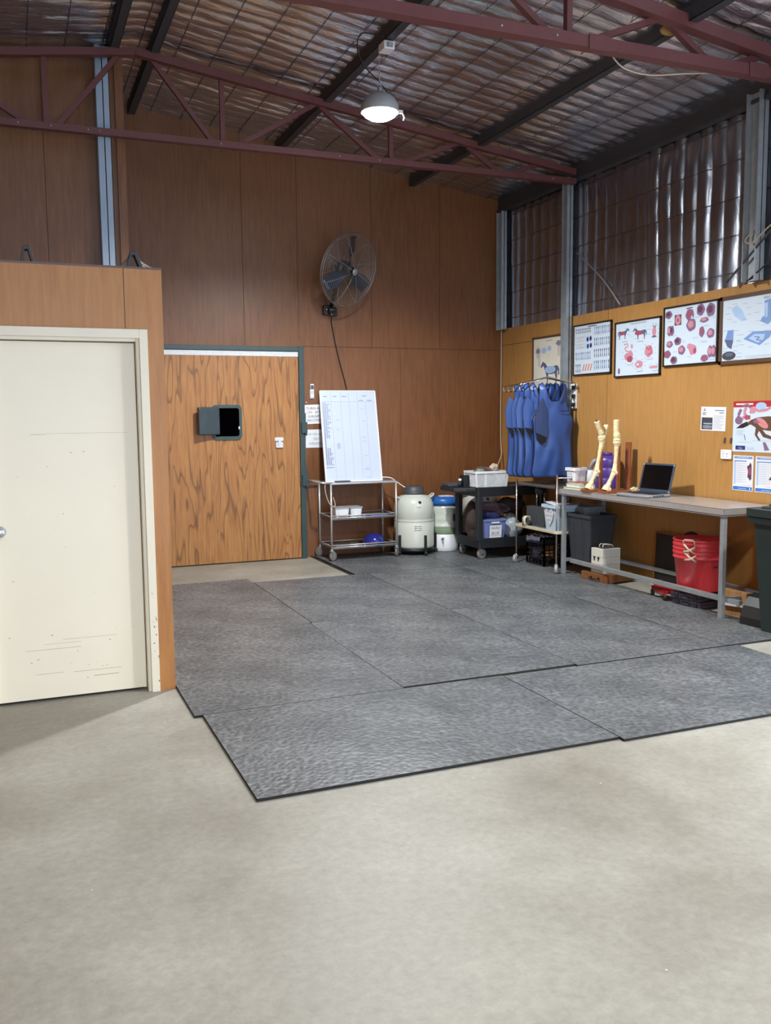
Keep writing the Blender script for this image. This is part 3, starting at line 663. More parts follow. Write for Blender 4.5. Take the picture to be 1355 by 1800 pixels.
# ================================================================== WALL FAN
FC=Vector((3.44,9.42,3.175)); AX=Vector((.40,-.86,-.30)).normalized()
t=thing('wall_fan','large black wall fan with a round wire cage, high above the whiteboard','fan',tuple(FC))
ua=AX.cross(Vector((0,0,1))).normalized(); va=ua.cross(AX)
def cp(r,a,h): return ua*(r*math.cos(a))+va*(r*math.sin(a))+AX*h
RF=.395
mw_=mat('cage_wire',srgb(160,156,150),.35,.6)
for nm,sg in (('front_grille',1),('rear_grille',-1)):
    mb=MB(); hh=lambda r: sg*(.105*math.sqrt(max(0,1-(r/RF)**2))**.9)
    k=0
    for r in np.arange(.07,RF-.005,.019):
        mb.tube([cp(r,a,hh(r)) for a in np.linspace(0,2*PI,49)[:-1]],.0014,4,closed=True)
    for i in range(8 if sg>0 else 10):
        a=2*PI*i/(8 if sg>0 else 10)+.35; mb.tube([cp(r,a,hh(r)+sg*.002) for r in np.linspace(.04,RF,9)],.0022,5)
    mb.tube([cp(RF,a,0) for a in np.linspace(0,2*PI,65)[:-1]],.005,6,closed=True)
    mb.tube([cp(RF*.985,a,sg*.018) for a in np.linspace(0,2*PI,65)[:-1]],.003,6,closed=True)
    g=mb.build(nm,mw_,t)
    if sg>0:
        mb=MB(); mb.lathe([(.034,.0),(.034,.006),(.025,.01),(.0001,.011)],AX*.106,20,ax=AX); mb.tube([cp(.036,a,.108) for a in np.linspace(0,2*PI,25)[:-1]],.003,6,closed=True); mb.build('badge',M['galv'],g)
fbl=mat('fan_blade',srgb(52,62,78),.3,.4)
for i in range(3):
    mb=MB(); vs=[];fs=[]; a0=2*PI*i/3-.60
    for p in range(8):
        r=.05+.31*p/7; wd=.30+.25*math.sin(PI*min(1,p/6.)) 
        for q in range(7):
            s_=(q/6-.5); vs.append(cp(r,a0+s_*wd*1.35,(-s_)*.085*(1-.3*p/7)+.0))
    for p in range(7):
        for q in range(6): fs.append((p*7+q,(p+1)*7+q,(p+1)*7+q+1,p*7+q+1))
    mb.add(vs,fs,True); b_=mb.build('fan_blade',fbl,t); sm=b_.modifiers.new('t','SOLIDIFY'); sm.thickness=.003
MB().lathe([(.055,-.02),(.055,.03),(.04,.045),(.0001,.05)],(0,0,0),20,ax=AX).build('fan_hub',M['black'],t)
MB().lathe([(.06,-.20),(.085,-.19),(.09,-.10),(.085,-.06),(.03,-.05)],(0,0,0),24,ax=AX).build('fan_motor',M['black'],t)
bk=Vector((3.34,YB,2.78))-FC
mb=MB(); mb.tube([AX*-.17+Vector((0,0,-.05)),AX*-.17+Vector((-.02,.02,-.22)),bk+Vector((0,-.08,.03))],.022,10); mb.build('fan_arm',M['black'],t)
mb=MB(); mb.box(bk.x-.075,bk.y-.05,bk.z-.05,bk.x-.005,bk.y-.0,bk.z+.055); mb.box(bk.x+.015,bk.y-.06,bk.z-.06,bk.x+.085,bk.y,bk.z+.03); mb.cyl(bk+Vector((-.03,-.09,.0)),bk+Vector((.05,-.09,.0)),.032); mb.box(bk.x-.03,bk.y-.1,bk.z-.04,bk.x+.05,bk.y,bk.z+.0)
br=mb.build('wall_bracket',M['black'],t,.006)
for dx,dz in ((-.045,.01),(.055,-.01),(.012,-.045)): MB().sphere(bk+Vector((dx,-.062,dz)),.013,10).build('bolt',M['chrome'],br)
wire('fan_cable',[(3.36,YB-.05,2.72),(3.37,YB-.015,2.62),(3.44,YB-.012,2.28),(3.52,YB-.012,1.98),(3.56,YB-.012,1.80)],.006,M['black_r'],'black power cable running down the wall from the fan bracket','cable')

# ================================================================== BACK WALL SMALL THINGS
t=thing('remote_control','white air conditioner remote in a holder on the plywood wall beside the green frame','remote',(3.12,YB-.001,1.80))
MB().box(-.024,-.018,0,.024,0,.10).build('holder',M['white'],t,.004)
r_=MB().box(-.021,-.030,.01,.021,-.012,.165).build('remote_body',M['white'],t,.006)
MB().box(-.016,-.032,.105,.016,-.030,.15).build('remote_display',M['grey_p'],r_)
mb=MB()
for i in range(2):
    for j in range(2): mb.box(-.014+i*.016,-.033,.055+j*.016,-.004+i*.016,-.030,.065+j*.016)
mb.build('remote_button',M['grey_l'],r_)
a=Art((3.03,YB-.003,1.515),(1,0,-.0),(0,0,1),.26,.215); a.base('paper'); 
a.text('ink','TURN A/C',.48,.74,.030,.82,1).text('ink_red','OFF',.27,.54,.028,.3,1).text('ink','AFTER',.70,.54,.028,.4,1).text('ink','SURGERY/',.5,.33,.027,.8,1).text('ink','RECOVERY',.5,.13,.027,.8,1)
o=a.build('notice'); rebase(o,(3.03,YB-.003,1.515)); o.rotation_euler=(0,math.radians(-2),0); tag(o,'white notice sheet with bold black lettering and one red word, beside the green frame','notice','notices half behind the whiteboard')
a=Art((3.04,YB-.003,1.25),(1,0,0),(0,0,1),.26,.205); a.base('paper'); a.text('ink_g','ARE THE HORSES',.08,.68,.027,.86,0).text('ink_g','FEET',.5,.42,.026,.4,1).text('ink_g','WRAPPED?',.5,.16,.028,.8,1)
o=a.build('notice'); rebase(o,(3.04,YB-.003,1.25)); tag(o,'white notice sheet with thin grey lettering, the lower of the two by the green frame','notice','notices half behind the whiteboard')
o=MB().sphere((0,0,0),.008,8).build('push_pin',M['white']); o.location=(3.055,YB-.004,1.76); tag(o,'small white pin in the wall above the upper notice','pin')

# ================================================================== casters
def caster(root,x,y,r,mw,mf,top,ang=0,w=.022,name='caster',hubm=None):
    c,s=math.cos(ang),math.sin(ang); off=r*.35; wx,wy=x+off*c,y+off*s
    mb=MB(); mb.cyl((x,y,top-.02),(x,y,top),.016,n=10); mb.box(x-.02,y-.02,top-.026,x+.02,y+.02,top-.018)
    for k in (-1,1):
        a=Vector((x-s*k*(w/2+.005),y+c*k*(w/2+.005),top-.024)); b=Vector((wx-s*k*(w/2+.005),wy+c*k*(w/2+.005),r)); mb.bar(a,b,.004,.026,up=(c,s,0))
    f=mb.build(name,mf,root)
    ax=Vector((-s,c,0)); C_=Vector((wx,wy,r))
    mb=MB(); mb.lathe([(r*.72,-w/2),(r*.95,-w/2),(r,-w*.3),(r,w*.3),(r*.95,w/2),(r*.72,w/2)],C_,24,ax=ax)
    mb.build('wheel',mw,f)
    mb=MB(); mb.lathe([(r*.25,-w*.62),(r*.3,-w*.5),(r*.74,-w*.3),(r*.74,w*.3),(r*.3,w*.5),(r*.25,w*.62)],C_,20,ax=ax); mb.build('wheel_hub',hubm or M['grey_l'],f)
    return f

# ================================================================== STEEL TROLLEY 1 with whiteboard
T1=(3.17,9.33,MT); TW,TD=.77,.41
t=thing('instrument_trolley','three tier stainless steel trolley carrying the tall whiteboard','trolley',T1)
def post(root,x,y,z0,z1,r,m,name='post'): return MB().tube([(x,y,z0),(x,y,z1)],r,12).build(name,m,root)
for (x,y) in ((0,0),(TW,0),(0,TD),(TW,TD)): post(t,x,y,.10,.86,.011,M['stainless'])
def shelf(root,x0,y0,x1,y1,z,lip,m,name='shelf',flip=False):
    mb=MB(); mb.box(x0,y0,z,x1,y1,z+.003)
    for (a,b,c,d) in ((x0,y0,x1,y0+.012),(x0,y1-.012,x1,y1),(x0,y0,x0+.012,y1),(x1-.012,y0,x1,y1)): mb.box(a,b,z-.003,c,d,z+lip)
    return mb.build(name,m,root)
shelf(t,0,0,TW,TD,.845,.018,M['stainless'],'top_shelf')
for z in (.455,.13):
    s_=shelf(t,0,0,TW,TD,z,.012,M['stainless_d'])
    mb=MB()
    for zz in (.018,.042): mb.tube([(0,-.004,z+zz),(TW,-.004,z+zz)],.007,8)
    mb.tube([(0,0,z+.035),(0,TD,z+.035)],.007,8); mb.tube([(TW,0,z+.035),(TW,TD,z+.035)],.007,8); mb.tube([(0,TD,z+.035),(TW,TD,z+.035)],.007,8)
    mb.box(TW/2-.004,-.014,z+.0,TW/2+.004,-.002,z+.05)
    mb.build('guard_rail',M['stainless'],s_)
mb=MB(); mb.tube([(0,0,.86),(-.09,0,.865),(-.13,.02,.87),(-.13,TD-.02,.87),(-.09,TD,.865),(0,TD,.86)],.011,10); mb.build('push_handle',M['stainless'],t)
for x,y,a_ in ((0,0,.5),(TW,0,.9),(0,TD,2.2),(TW,TD,1.2)): caster(t,x,y,.052,M['grey_r'],M['galv'],.13,a_)
wire('hose',[(3.12,9.36,.91),(3.10,9.32,.80),(3.14,9.31,.66),(3.20,9.31,.62),(3.21,9.32,.66),(3.19,9.32,.72)],.005,M['rope'],'thin cord looped over the left end of the steel trolley','cord')
# whiteboard
bz=.86+MT+.006; 
bt=Vector((3.152,9.44,bz)); tl=Vector((3.205,YB-.035,1.885))
U=Vector((1,.0,0)); V=(tl-bt); H=V.length
wbd=thing('whiteboard','tall white planner board ruled in columns, leaning on the wall from the steel trolley','whiteboard',tuple(bt))
U_=Vector((.66,0,-.0)); 
a=Art((0,0,0),U_,V,.665,H); a.O=Vector((0,0,0)); 
# lean slightly sideways like the photo
lean=Vector((.02,0,0)); a.V=(V).normalized(); a.N=a.U.cross(a.V)
a.base('board',.012); a.k=1
for i in range(56): a.line('ink_l',.02,.045+i*.0148,.98,.045+i*.0148,.0013)
for u in (.19,.36,.51,.665,.81): a.line('ink_g',u,.02,u,.985 if u<.8 else .87,.002)
a.line('ink_g',.02,.88,.98,.88,.003)
a.k=2
for (u,v,w_) in ((.05,.935,.07),(.23,.935,.06),(.38,.935,.09),(.75,.94,.09),(.69,.89,.08),(.84,.89,.09)): a.rect('ink_g',u,v,u+w_,v+.007)
for i in range(50):
    v=.86-i*.0148
    if .18<v or i%2==0:
        u=.03; L_=random.choice([2,3,3,4]) if (v>.5 or v<.36) else (1 if v<.47 else 3)
        for k in range(L_):
            x=u+k*.035; pts=[(x,v),(x+.008,v+.009),(x+.016,v-.001),(x+.024,v+.008)]; a.path('ink',pts,.0022)
    if v<.14: break
for (u,v) in ((.24,.67),(.24,.565),(.70,.79),(.71,.655),(.70,.475),(.70,.43),(.70,.27),(.71,.12),(.72,.03),(.71,.13)): a.path('ink_g',[(u,v),(u+.02,v+.008),(u+.04,v),(u+.06,v+.008),(u+.07,v)],.0022)
for k in range(5): a.path('ink_g',[(.24,.36+k*.013),(.28,.366+k*.013),(.30,.36+k*.013)],.0025)
bp_=a.build('board_panel',wbd)
mb=MB(); W_=.665
for p,q in (((0,0),(W_,0)),((W_,0),(W_,H)),((W_,H),(0,H)),((0,H),(0,0))):
    A_=a.U*p[0]+a.V*p[1]+a.N*-.004; B_=a.U*q[0]+a.V*q[1]+a.N*-.004; mb.bar(A_,B_,.012,.018,up=a.N)
mb.build('board_frame',M['white'],wbd)
mb=MB(); mb.box(0,0,0,.17,.06,.012); o=mb.build('board_eraser',M['grey_p'],None,.003); o.location=(3.24,9.355,bz+.001); tag(o,'dark flat tray lying at the foot of the whiteboard','tray')
mb=MB(); mb.box(0,0,0,.22,.05,.022); o=ps=mb.build('power_strip',M['white'],None,.005); o.location=(3.66,9.66,.885); tag(o,'white power strip at the back right of the trolley top','power strip')
o=wire('power_cord',[(3.86,9.64,.90),(3.97,9.58,.895),(4.05,9.55,.84),(4.12,9.53,.79),(4.16,9.52,.775)],.006,M['white'],'white cord running from the trolley top down to the dewar lid','cord')
o.parent=ps; o.location=Vector(o.location)-Vector(ps.location); del o['label']; del o['category']
# on the middle shelf
for i,(x,w_,lab) in enumerate(((3.225,.17,'white plastic tub on the trolley middle shelf, the left one'),(3.405,.14,'white plastic tub on the trolley middle shelf, the right one'))):
    tb=thing('plastic_tub',lab,'tub',(x+w_/2,9.44,.455+MT+.0035),0,'white tubs on the trolley middle shelf')
    MB().tub(w_,.17,.12,taper=.82,rc=.015).build('tub_body',M['white'],tb)
    MB().tub(w_+.012,.182,.012,taper=1,c=(0,0,.115),floor=.010,rc=.015).build('rim',M['grey_l'],tb)
    mb=MB(); mb.box(-w_*.25,-.085,.03,w_*.3,-.081,.10); mb.build('paper_label',M['paper'],tb)
    for k in range(3):
        mb=MB(); mb.sphere((-.03+.03*k,.0,.11),.022,10,(1,1.3,.6)); mb.build('folded_cloth',M['book_w'],tb)
mb=MB(); mb.box(0,0,0,.2,.22,.006); o=mb.build('folder',M['stripe_b']); o.location=(3.56,9.40,.455+MT+.0035); o.rotation_euler=(0,0,.1); tag(o,'dark blue folder lying on the trolley middle shelf','folder')
mb=MB(); mb.box(0,0,0,.19,.16,.004); o=mb.build('folder',mat('blue_glove_pack',srgb(96,120,190),.5)); o.location=(3.66,9.39,.455+MT+.0125); o.rotation_euler=(.02,0,-.25); tag(o,'light blue folder on top of the dark blue one','folder')
t=thing('helmet','glossy dark blue riding helmet on the trolley bottom shelf','helmet',(3.72,9.47,.13+MT+.004))
mb=MB(); pr=[(.118,0),(.120,.02),(.117,.05),(.105,.082),(.082,.108),(.05,.124),(.02,.129),(.0001,.13)]; mb.lathe(pr,(0,0,0),28,sx=1.02,sy=1.18); mb.build('shell',M['helmet'],t)
mb=MB(); mb.tube([(.123*math.cos(q),.142*math.sin(q),.006) for q in np.linspace(0,2*PI,33)[:-1]],.006,8,closed=True); mb.build('brim',M['navy'],t)
mb=MB(); mb.box(0,0,0,.25,.26,.022); o=mb.build('steel_tray',M['stainless_d'],None,.004); o.location=(3.24,9.38,.13+MT+.004); tag(o,'flat steel tray on the trolley bottom shelf beside the helmet','tray')

# ================================================================== DEWARS
def dewar(x,y,R,H,label,lidm,base=True,s=1,body=None,rz=0):
    t=thing('dewar_flask',label,'dewar',(x,y,MT),rz,'storage dewars along the back wall')
    z0=.075 if base else 0.0
    pr=[(R*.93,z0),(R*.985,z0+.008),(R,z0+.03),(R,z0+.42*H),(R*.985,z0+.425*H),(R*1.005,z0+.435*H),(R*1.005,z0+.465*H),(R*.985,z0+.475*H),(R,z0+.485*H),(R,z0+.66*H),(R*.96,z0+.73*H),(R*.86,z0+.80*H),(R*.70,z0+.845*H),(R*.52,z0+.86*H),(R*.5,z0+.90*H)]
    b=MB().lathe(pr,n=44).build('dewar_body',body or M['dewar'],t)
    mb=MB(); mb.lathe([(R*.50,z0+.865*H),(R*.55,z0+.885*H),(R*.55,z0+.90*H),(R*.50,z0+.905*H),(R*.47,z0+.985*H),(R*.44,z0+H),(.0001,z0+H*1.001)],n=32)
    mb.build('dewar_lid',lidm,t)
    for sg in (-1,1):
        mb=MB(); zb=z0+.78*H
        for dy in (-.035,.035): pass
        mb.tube([(sg*R*.74,-.035,zb+.01),(sg*R*1.0,-.035,zb+.045),(sg*R*1.05,-.02,zb+.06),(sg*R*1.05,.02,zb+.06),(sg*R*1.0,.035,zb+.045),(sg*R*.74,.035,zb+.01)],.011,10)
        mb.build('carry_handle',body or M['dewar'],t)
    if base:
        mb=MB(); mb.lathe([(R*.9,.035),(R*1.0,.04),(R*1.0,.072),(R*.9,.075)],n=36); rb=mb.build('roller_base',M['black'],t)
        for k in range(5):
            an=2*PI*k/5-1.45; c_,s__=math.cos(an),math.sin(an)
            mb=MB(); mb.bar((R*1.0*c_,R*1.0*s__,.05),(R*1.10*c_,R*1.10*s__,.05),.03,.02); mb.box(R*1.09*c_-.012,R*1.09*s__-.012,.045,R*1.09*c_+.012,R*1.09*s__+.012,.23); mb.build('bumper_post',M['black'],rb)
            mb=MB(); mb.lathe([(.012,-.016),(.022,-.014),(.024,0),(.022,.014),(.012,.016)],(R*1.12*c_,R*1.12*s__,.024),14,ax=(-s__,c_,0)); mb.build('wheel',M['black_r'],rb)
    mb=MB(); mb.lathe([(.018,0),(.018,.006),(.012,.012),(.0001,.013)],(-.02,-R*.90,z0+.755*H),16,ax=(0,-.8,.6)); mb.build('valve_plug',M['black'],t)
    # small printed marks
    mb=MB(); rnd=random.Random(3)
    for row in range(3):
        for k in range(4):
            an=-PI/2-.35+.09*k; rad=R*1.003; zz=z0+.36*H-row*.022+.0
            x_,y_=rad*math.cos(an),rad*math.sin(an); tx,ty=-math.sin(an),math.cos(an); w_=.008
            mb.add([(x_-tx*w_,y_-ty*w_,zz),(x_+tx*w_*rnd.uniform(.2,1),y_+ty*w_*.6,zz),(x_+tx*w_*.6,y_+ty*w_*.6,zz+.010),(x_-tx*w_,y_-ty*w_,zz+.010)],[(0,1,2,3)])
    for k in range(3):
        an=-PI/2-.25+.08*k; rad=R*.99; zz=z0+.665*H; x_,y_=rad*math.cos(an),rad*math.sin(an); mb.add([(x_-.006,y_,zz),(x_+.006,y_,zz),(x_+.004,y_,zz+.014),(x_-.006,y_,zz+.014)],[(0,1,2,3)])
    mb.build('printed_mark',M['ink'],t)
    return t
dewar(4.24,9.51,.230,.70,'cream enamelled dewar with a black lid on a roller base, right of the trolley',M['grey_p'])
dewar(5.13,9.54,.228,.70,'cream dewar hidden behind the black cart, only its shoulder and handle showing',M['grey_p'],body=M['dewar'])
# blue lidded tank
t=thing('storage_tank','white ribbed plastic tank with a bright blue lid and a sage green band','tank',(4.63-.02,9.53,MT))
t.location=(4.655,9.575,MT)
MB().lathe([(.165,0),(.175,.01),(.178,.05),(.178,.205),(.172,.21)],n=36).build('lower_body',M['white'],t)
MB().lathe([(.180,.205),(.182,.21),(.182,.27),(.180,.275)],n=36).build('green_band',M['sage'],t)
MB().lathe([(.178,.275),(.182,.30),(.182,.31),(.176,.315),(.178,.36),(.182,.38),(.178,.40),(.176,.45),(.172,.50),(.160,.535),(.155,.54)],n=36).build('upper_body',M['dewar'],t)
MB().lathe([(.150,.54),(.176,.545),(.182,.575),(.176,.61),(.15,.63),(.05,.635),(.0001,.635)],n=32).build('tank_lid',M['lid_blue'],t)
mb=MB(); mb.box(-.06,-.03,.635,.06,.03,.648); mb.box(.03,-.06,.63,.10,.02,.645); mb.build('lid_label',M['paper'],t)
mb=MB(); mb.lathe([(.012,0),(.012,.03),(.006,.032)],(-.10,-.150,.15),12,ax=(0,-1,0)); mb.tube([(-.10,-.175,.15),(-.10,-.185,.115),(-.10,-.178,.10)],.007,8); mb.tube([(-.115,-.178,.165),(-.085,-.178,.165)],.005,8); mb.build('tap',M['chrome'],t)
mb=MB(); vs=[];fs=[]
for i in range(7):
    an=-PI/2+.15+.13*i
    for z in (.36,.44): vs.append((.1835*math.cos(an),.1835*math.sin(an),z))
for i in range(6): fs.append((2*i,2*i+2,2*i+3,2*i+1))
mb.add(vs,fs); mb.build('tank_label',M['a_steel'],t)

# ================================================================== BLACK UTILITY CART
CW,CD=.86,.56
t=thing('utility_cart','black moulded plastic utility cart with two deep trays','cart',(4.64,8.70,MT))
def tray(x0,y0,x1,y1,z0,z1,inner,name):
    mb=MB(); mb.tub(x1-x0,y1-y0,z1-z0,t=.022,taper=.97,c=((x0+x1)/2,(y0+y1)/2,z0),rc=.03,floor=inner); return mb.build(name,M['cart'],t,.003)
tray(0,0,CW,CD,.125,.235,.02,'bottom_tray'); 
tt=tray(-.02,-.01,CW+.02,CD+.01,.695,.80,.085,'top_tray')
mb=MB()
P_=[(-.02,.0),(-.10,.07),(-.24,.11),(-.24,CD-.11),(-.10,CD-.07),(-.02,CD)]
mb.prism(P_,(0,0,.745),(1,0,0),(0,1,0),(0,0,1),.05); mb.build('handle_shelf',M['cart'],t,.012,3)
for x,y in ((.035,.035),(CW-.035,.035),(.035,CD-.035),(CW-.035,CD-.035)):
    mb=MB(); mb.add([(x-.034,y-.034,.2),(x+.034,y-.034,.2),(x+.034,y+.034,.2),(x-.034,y+.034,.2),(x-.034,y-.034,.70),(x+.034,y-.034,.70),(x+.034,y+.034,.70),(x-.034,y+.034,.70)],[(0,3,2,1),(4,5,6,7),(0,1,5,4),(1,2,6,5),(2,3,7,6),(3,0,4,7)])
    mb.build('corner_post',M['cart'],t,.012,3)
for x,y,a_ in ((.06,.06,.15),(CW-.06,.06,2.8),(.06,CD-.06,.6),(CW-.06,CD-.06,1.2)): caster(t,x,y,.058,M['grey_r'],M['galv'],.128,a_,w=.028,hubm=M['black'])
cz=MT+.781
# basket
bk_=thing('storage_basket','white plastic lattice basket on top of the black cart','basket',(4.83,8.86,cz),0)
mb=MB(); BW,BD,BH=.40,.27,.19
def wallpts(side,u,z):
    tp=.90+.10*z/BH
    if side==0: return (-BW/2*tp+u*BW*tp,-BD/2*tp,z)
    if side==1: return (BW/2*tp,-BD/2*tp+u*BD*tp,z)
    if side==2: return (BW/2*tp-u*BW*tp,BD/2*tp,z)
    return (-BW/2*tp,BD/2*tp-u*BD*tp,z)
for side in range(4):
    wd=BW if side%2==0 else BD; nn=int(wd/.019)
    for k in range(-7,nn+8):
        for sg in (1,-1):
            pts=[]
            for q in range(9):
                z=.012+(BH-.035)*q/8; u=(k+.5)/nn+sg*(q-4)/8*.13/wd*1.0
                if 0<=u<=1: pts.append(wallpts(side,u,z))
            if len(pts)>1: mb.tube(pts,.0031,4,caps=False)
    if side%2==0:
        for u in (.30,):
            mb.add([wallpts(side,u-.035,.0),wallpts(side,u+.035,.0),wallpts(side,u+.035,BH-.02),wallpts(side,u-.035,BH-.02)],[(0,1,2,3)])
    mb.bar(wallpts(side,0,.006),wallpts(side,1,.006),.006,.014); mb.bar(wallpts(side,0,0.0),wallpts(side,0,BH),.008,.02)
mb.build('lattice_side',M['white'],bk_)
mb=MB(); mb.tub(BW+.016,BD+.016,.022,t=.014,taper=1.0,c=(0,0,BH-.022),rc=.02,floor=.0001); mb.f=[f for f in mb.f if len(f)==4]; mb.mi=mb.mi[:len(mb.f)]; mb.sm=mb.sm[:len(mb.f)]; mb.build('basket_rim',M['white'],bk_)
MB().box(-BW*.44,-BD*.44,.002,BW*.44,BD*.44,.006).build('basket_floor',M['white'],bk_)
# contents
def lump(name,c,rad,m,label,cat,sc=(1,1,.5),amp=.25,seed=1,group=None,n=26):
    mb=MB(); mb.sphere((0,0,0),rad,n,sc); vs=[]
    for v in mb.v:
        v=Vector(v); k=1+amp*(noise.noise(v/rad*1.3+Vector((seed*3.1,0,0))))+amp*.5*noise.noise(v/rad*3.7+Vector((0,seed*2.3,0)))
        vs.append(tuple(v*k))
    mn=min(v[2] for v in vs); mb.v=[(x,y,z-mn) for x,y,z in vs]
    o=mb.build(name,m); o.location=c; return tag(o,label,cat,group)
lump('folded_cloth',(4.80,8.86,cz+.008),.115,M['towel_r'],'dark reddish cloth filling the white basket','cloth',(1.35,.9,.98),.12,2)
lump('folded_cloth',(4.72,8.80,cz+.15),.045,M['sage'],'small grey-green cloth at the left of the white basket','cloth',(1.3,.8,.75),.2,3)
lump('crumpled_bag',(4.93,8.86,cz+.178),.042,M['rope'],'crumpled pale plastic bag on top of the basket contents','bag',(1.3,.8,1.0),.5,5)
t=thing('case','black box with a small white cap behind the basket on the cart','box',(4.60,8.93,cz)); MB().box(-.035,-.05,0,.035,.05,.145).build('box_body',M['black'],t,.004); MB().cyl((-.06,0,.0),(-.06,0,.08),.016).build('bottle',M['black'],t); MB().cyl((-.06,0,.08),(-.06,0,.105),.018).build('bottle_cap',M['white'],t)
mb=MB(); mb.box(0,0,0,.22,.20,.035); o=mb.build('flat_case',M['grey_p'],None,.008); o.location=(4.42,8.97,MT+.797); tag(o,'flat dark grey case on the handle end of the black cart','case')
# lower tray contents
lz=MT+.146
tb=thing('storage_tub','lilac plastic tub with a handwritten towel label on the lower cart tray','tub',(4.88,8.875,lz)); MB().tub(.30,.26,.285,taper=.84,rc=.02).build('tub_body',M['lilac'],tb)
MB().tub(.315,.275,.02,t=.02,taper=1,c=(0,0,.27),floor=.019,rc=.02).build('tub_rim',M['lilac'],tb)
MB().box(-.05,-.15,.245,.05,-.138,.262).build('tub_handle',M['book_w'],tb,.003)
a=Art((-.075,-.1345,.04),(1,0,0),(0,-.075,1),.15,.185); a.base('paper',.001); a.text('ink','HARD',.5,.76,.030,.85,1).text('ink','BLUE',.5,.45,.030,.8,1).text('ink','TOWELS',.5,.10,.030,.9,1); a.line('ink',.0,.38,1,.38,.003); a.build('tub_label',tb)
tb.rotation_euler=(0,0,0)
lump('towel_pile',(4.87,8.90,lz+.25),.12,M['towel_b'],'navy towels heaped in the lilac tub','towels',(1.15,1,.55),.3,7)
lump('towel_pile',(4.94,8.98,lz+.32),.15,M['towel_r'],'maroon towels heaped on top of the navy ones','towels',(1.25,1,.42),.35,8)
lump('coat',(4.72,8.98,lz),.15,M['cloth_k'],'crumpled grey-brown coat behind the cart corner post','coat',(.55,.8,1.5),.3,9)
lump('plastic_bag',(5.17,8.90,lz),.125,M['bagplastic'],'white plastic bag right of the lilac tub on the cart','bag',(.9,.9,1.1),.35,12)
lump('coat',(5.20,9.04,lz+.30),.15,M['cloth_k'],'dark folded cloth behind the white plastic bag','cloth',(1.2,.7,.6),.35,14)
# white cord in corner
wire('extension_lead',[(XR-.02,YB-.03,2.62),(XR-.02,YB-.03,2.2),(XR-.025,YB-.03,1.6),(XR-.02,YB-.03,1.25),(XR-.05,YB-.1,1.12),(5.35,YB-.3,1.02)],.008,M['rope'],'white cord running down the corner beside the plywood walls','cord')
wire('corner_hook',[(XR-.03,9.3,1.12),(XR-.03,9.28,1.22),(XR-.06,9.2,1.235),(XR-.08,9.12,1.20)],.007,M['white'],'small white hook on the wall left of the aprons','hook')

# ================================================================== APRON RACK AND APRONS
RX,RY,RZ=XR-.012,8.26,1.78
t=thing('apron_rack','white wall rack plate with chrome swing arms holding the blue aprons','rack',(RX,8.13,1.66))
MB().box(-.02,.05,0,0.01,.14,.26).build('rack_plate',M['white'],t,.004)
for z in (.04,.13,.22): MB().cyl((-.035,.06,z-.02),(-.035,.06,z+.02),.02,n=12).build('pivot',M['black'],t)
APR=[(3,.54,.29),(12,.62,.355),(20,.66,.40),(28,.70,.43),(36,.75,.49)]
PV=Vector((RX-.035,8.13,1.93))
def arm_dir(a): a=math.radians(a); return Vector((-math.cos(a),math.sin(a),0))
for a_,L_,_ in APR:
    d=arm_dir(a_); n=Vector((-d.y,d.x,0)); mb=MB(); o=PV-Vector(t.location)
    p0=o+d*.02; p1=o+d*.12+Vector((0,0,.01)); p2=o+d*.33+Vector((0,0,.055)); p3=o+d*.55+Vector((0,0,.0)); p4=o+d*L_+Vector((0,0,-.03))
    mb.tube([o+Vector((0,0,-.07)),p0,p1,p2,p3,p4],.007,8)
    mb.tube([p4+d*.0,p4+n*.02+d*.02+Vector((0,0,-.01)),p4+n*.03+d*.015+Vector((0,0,-.045)),p4+n*.02-d*.02+Vector((0,0,-.06))],.006,8)
    mb.build('swing_arm',M['chrome'],t)
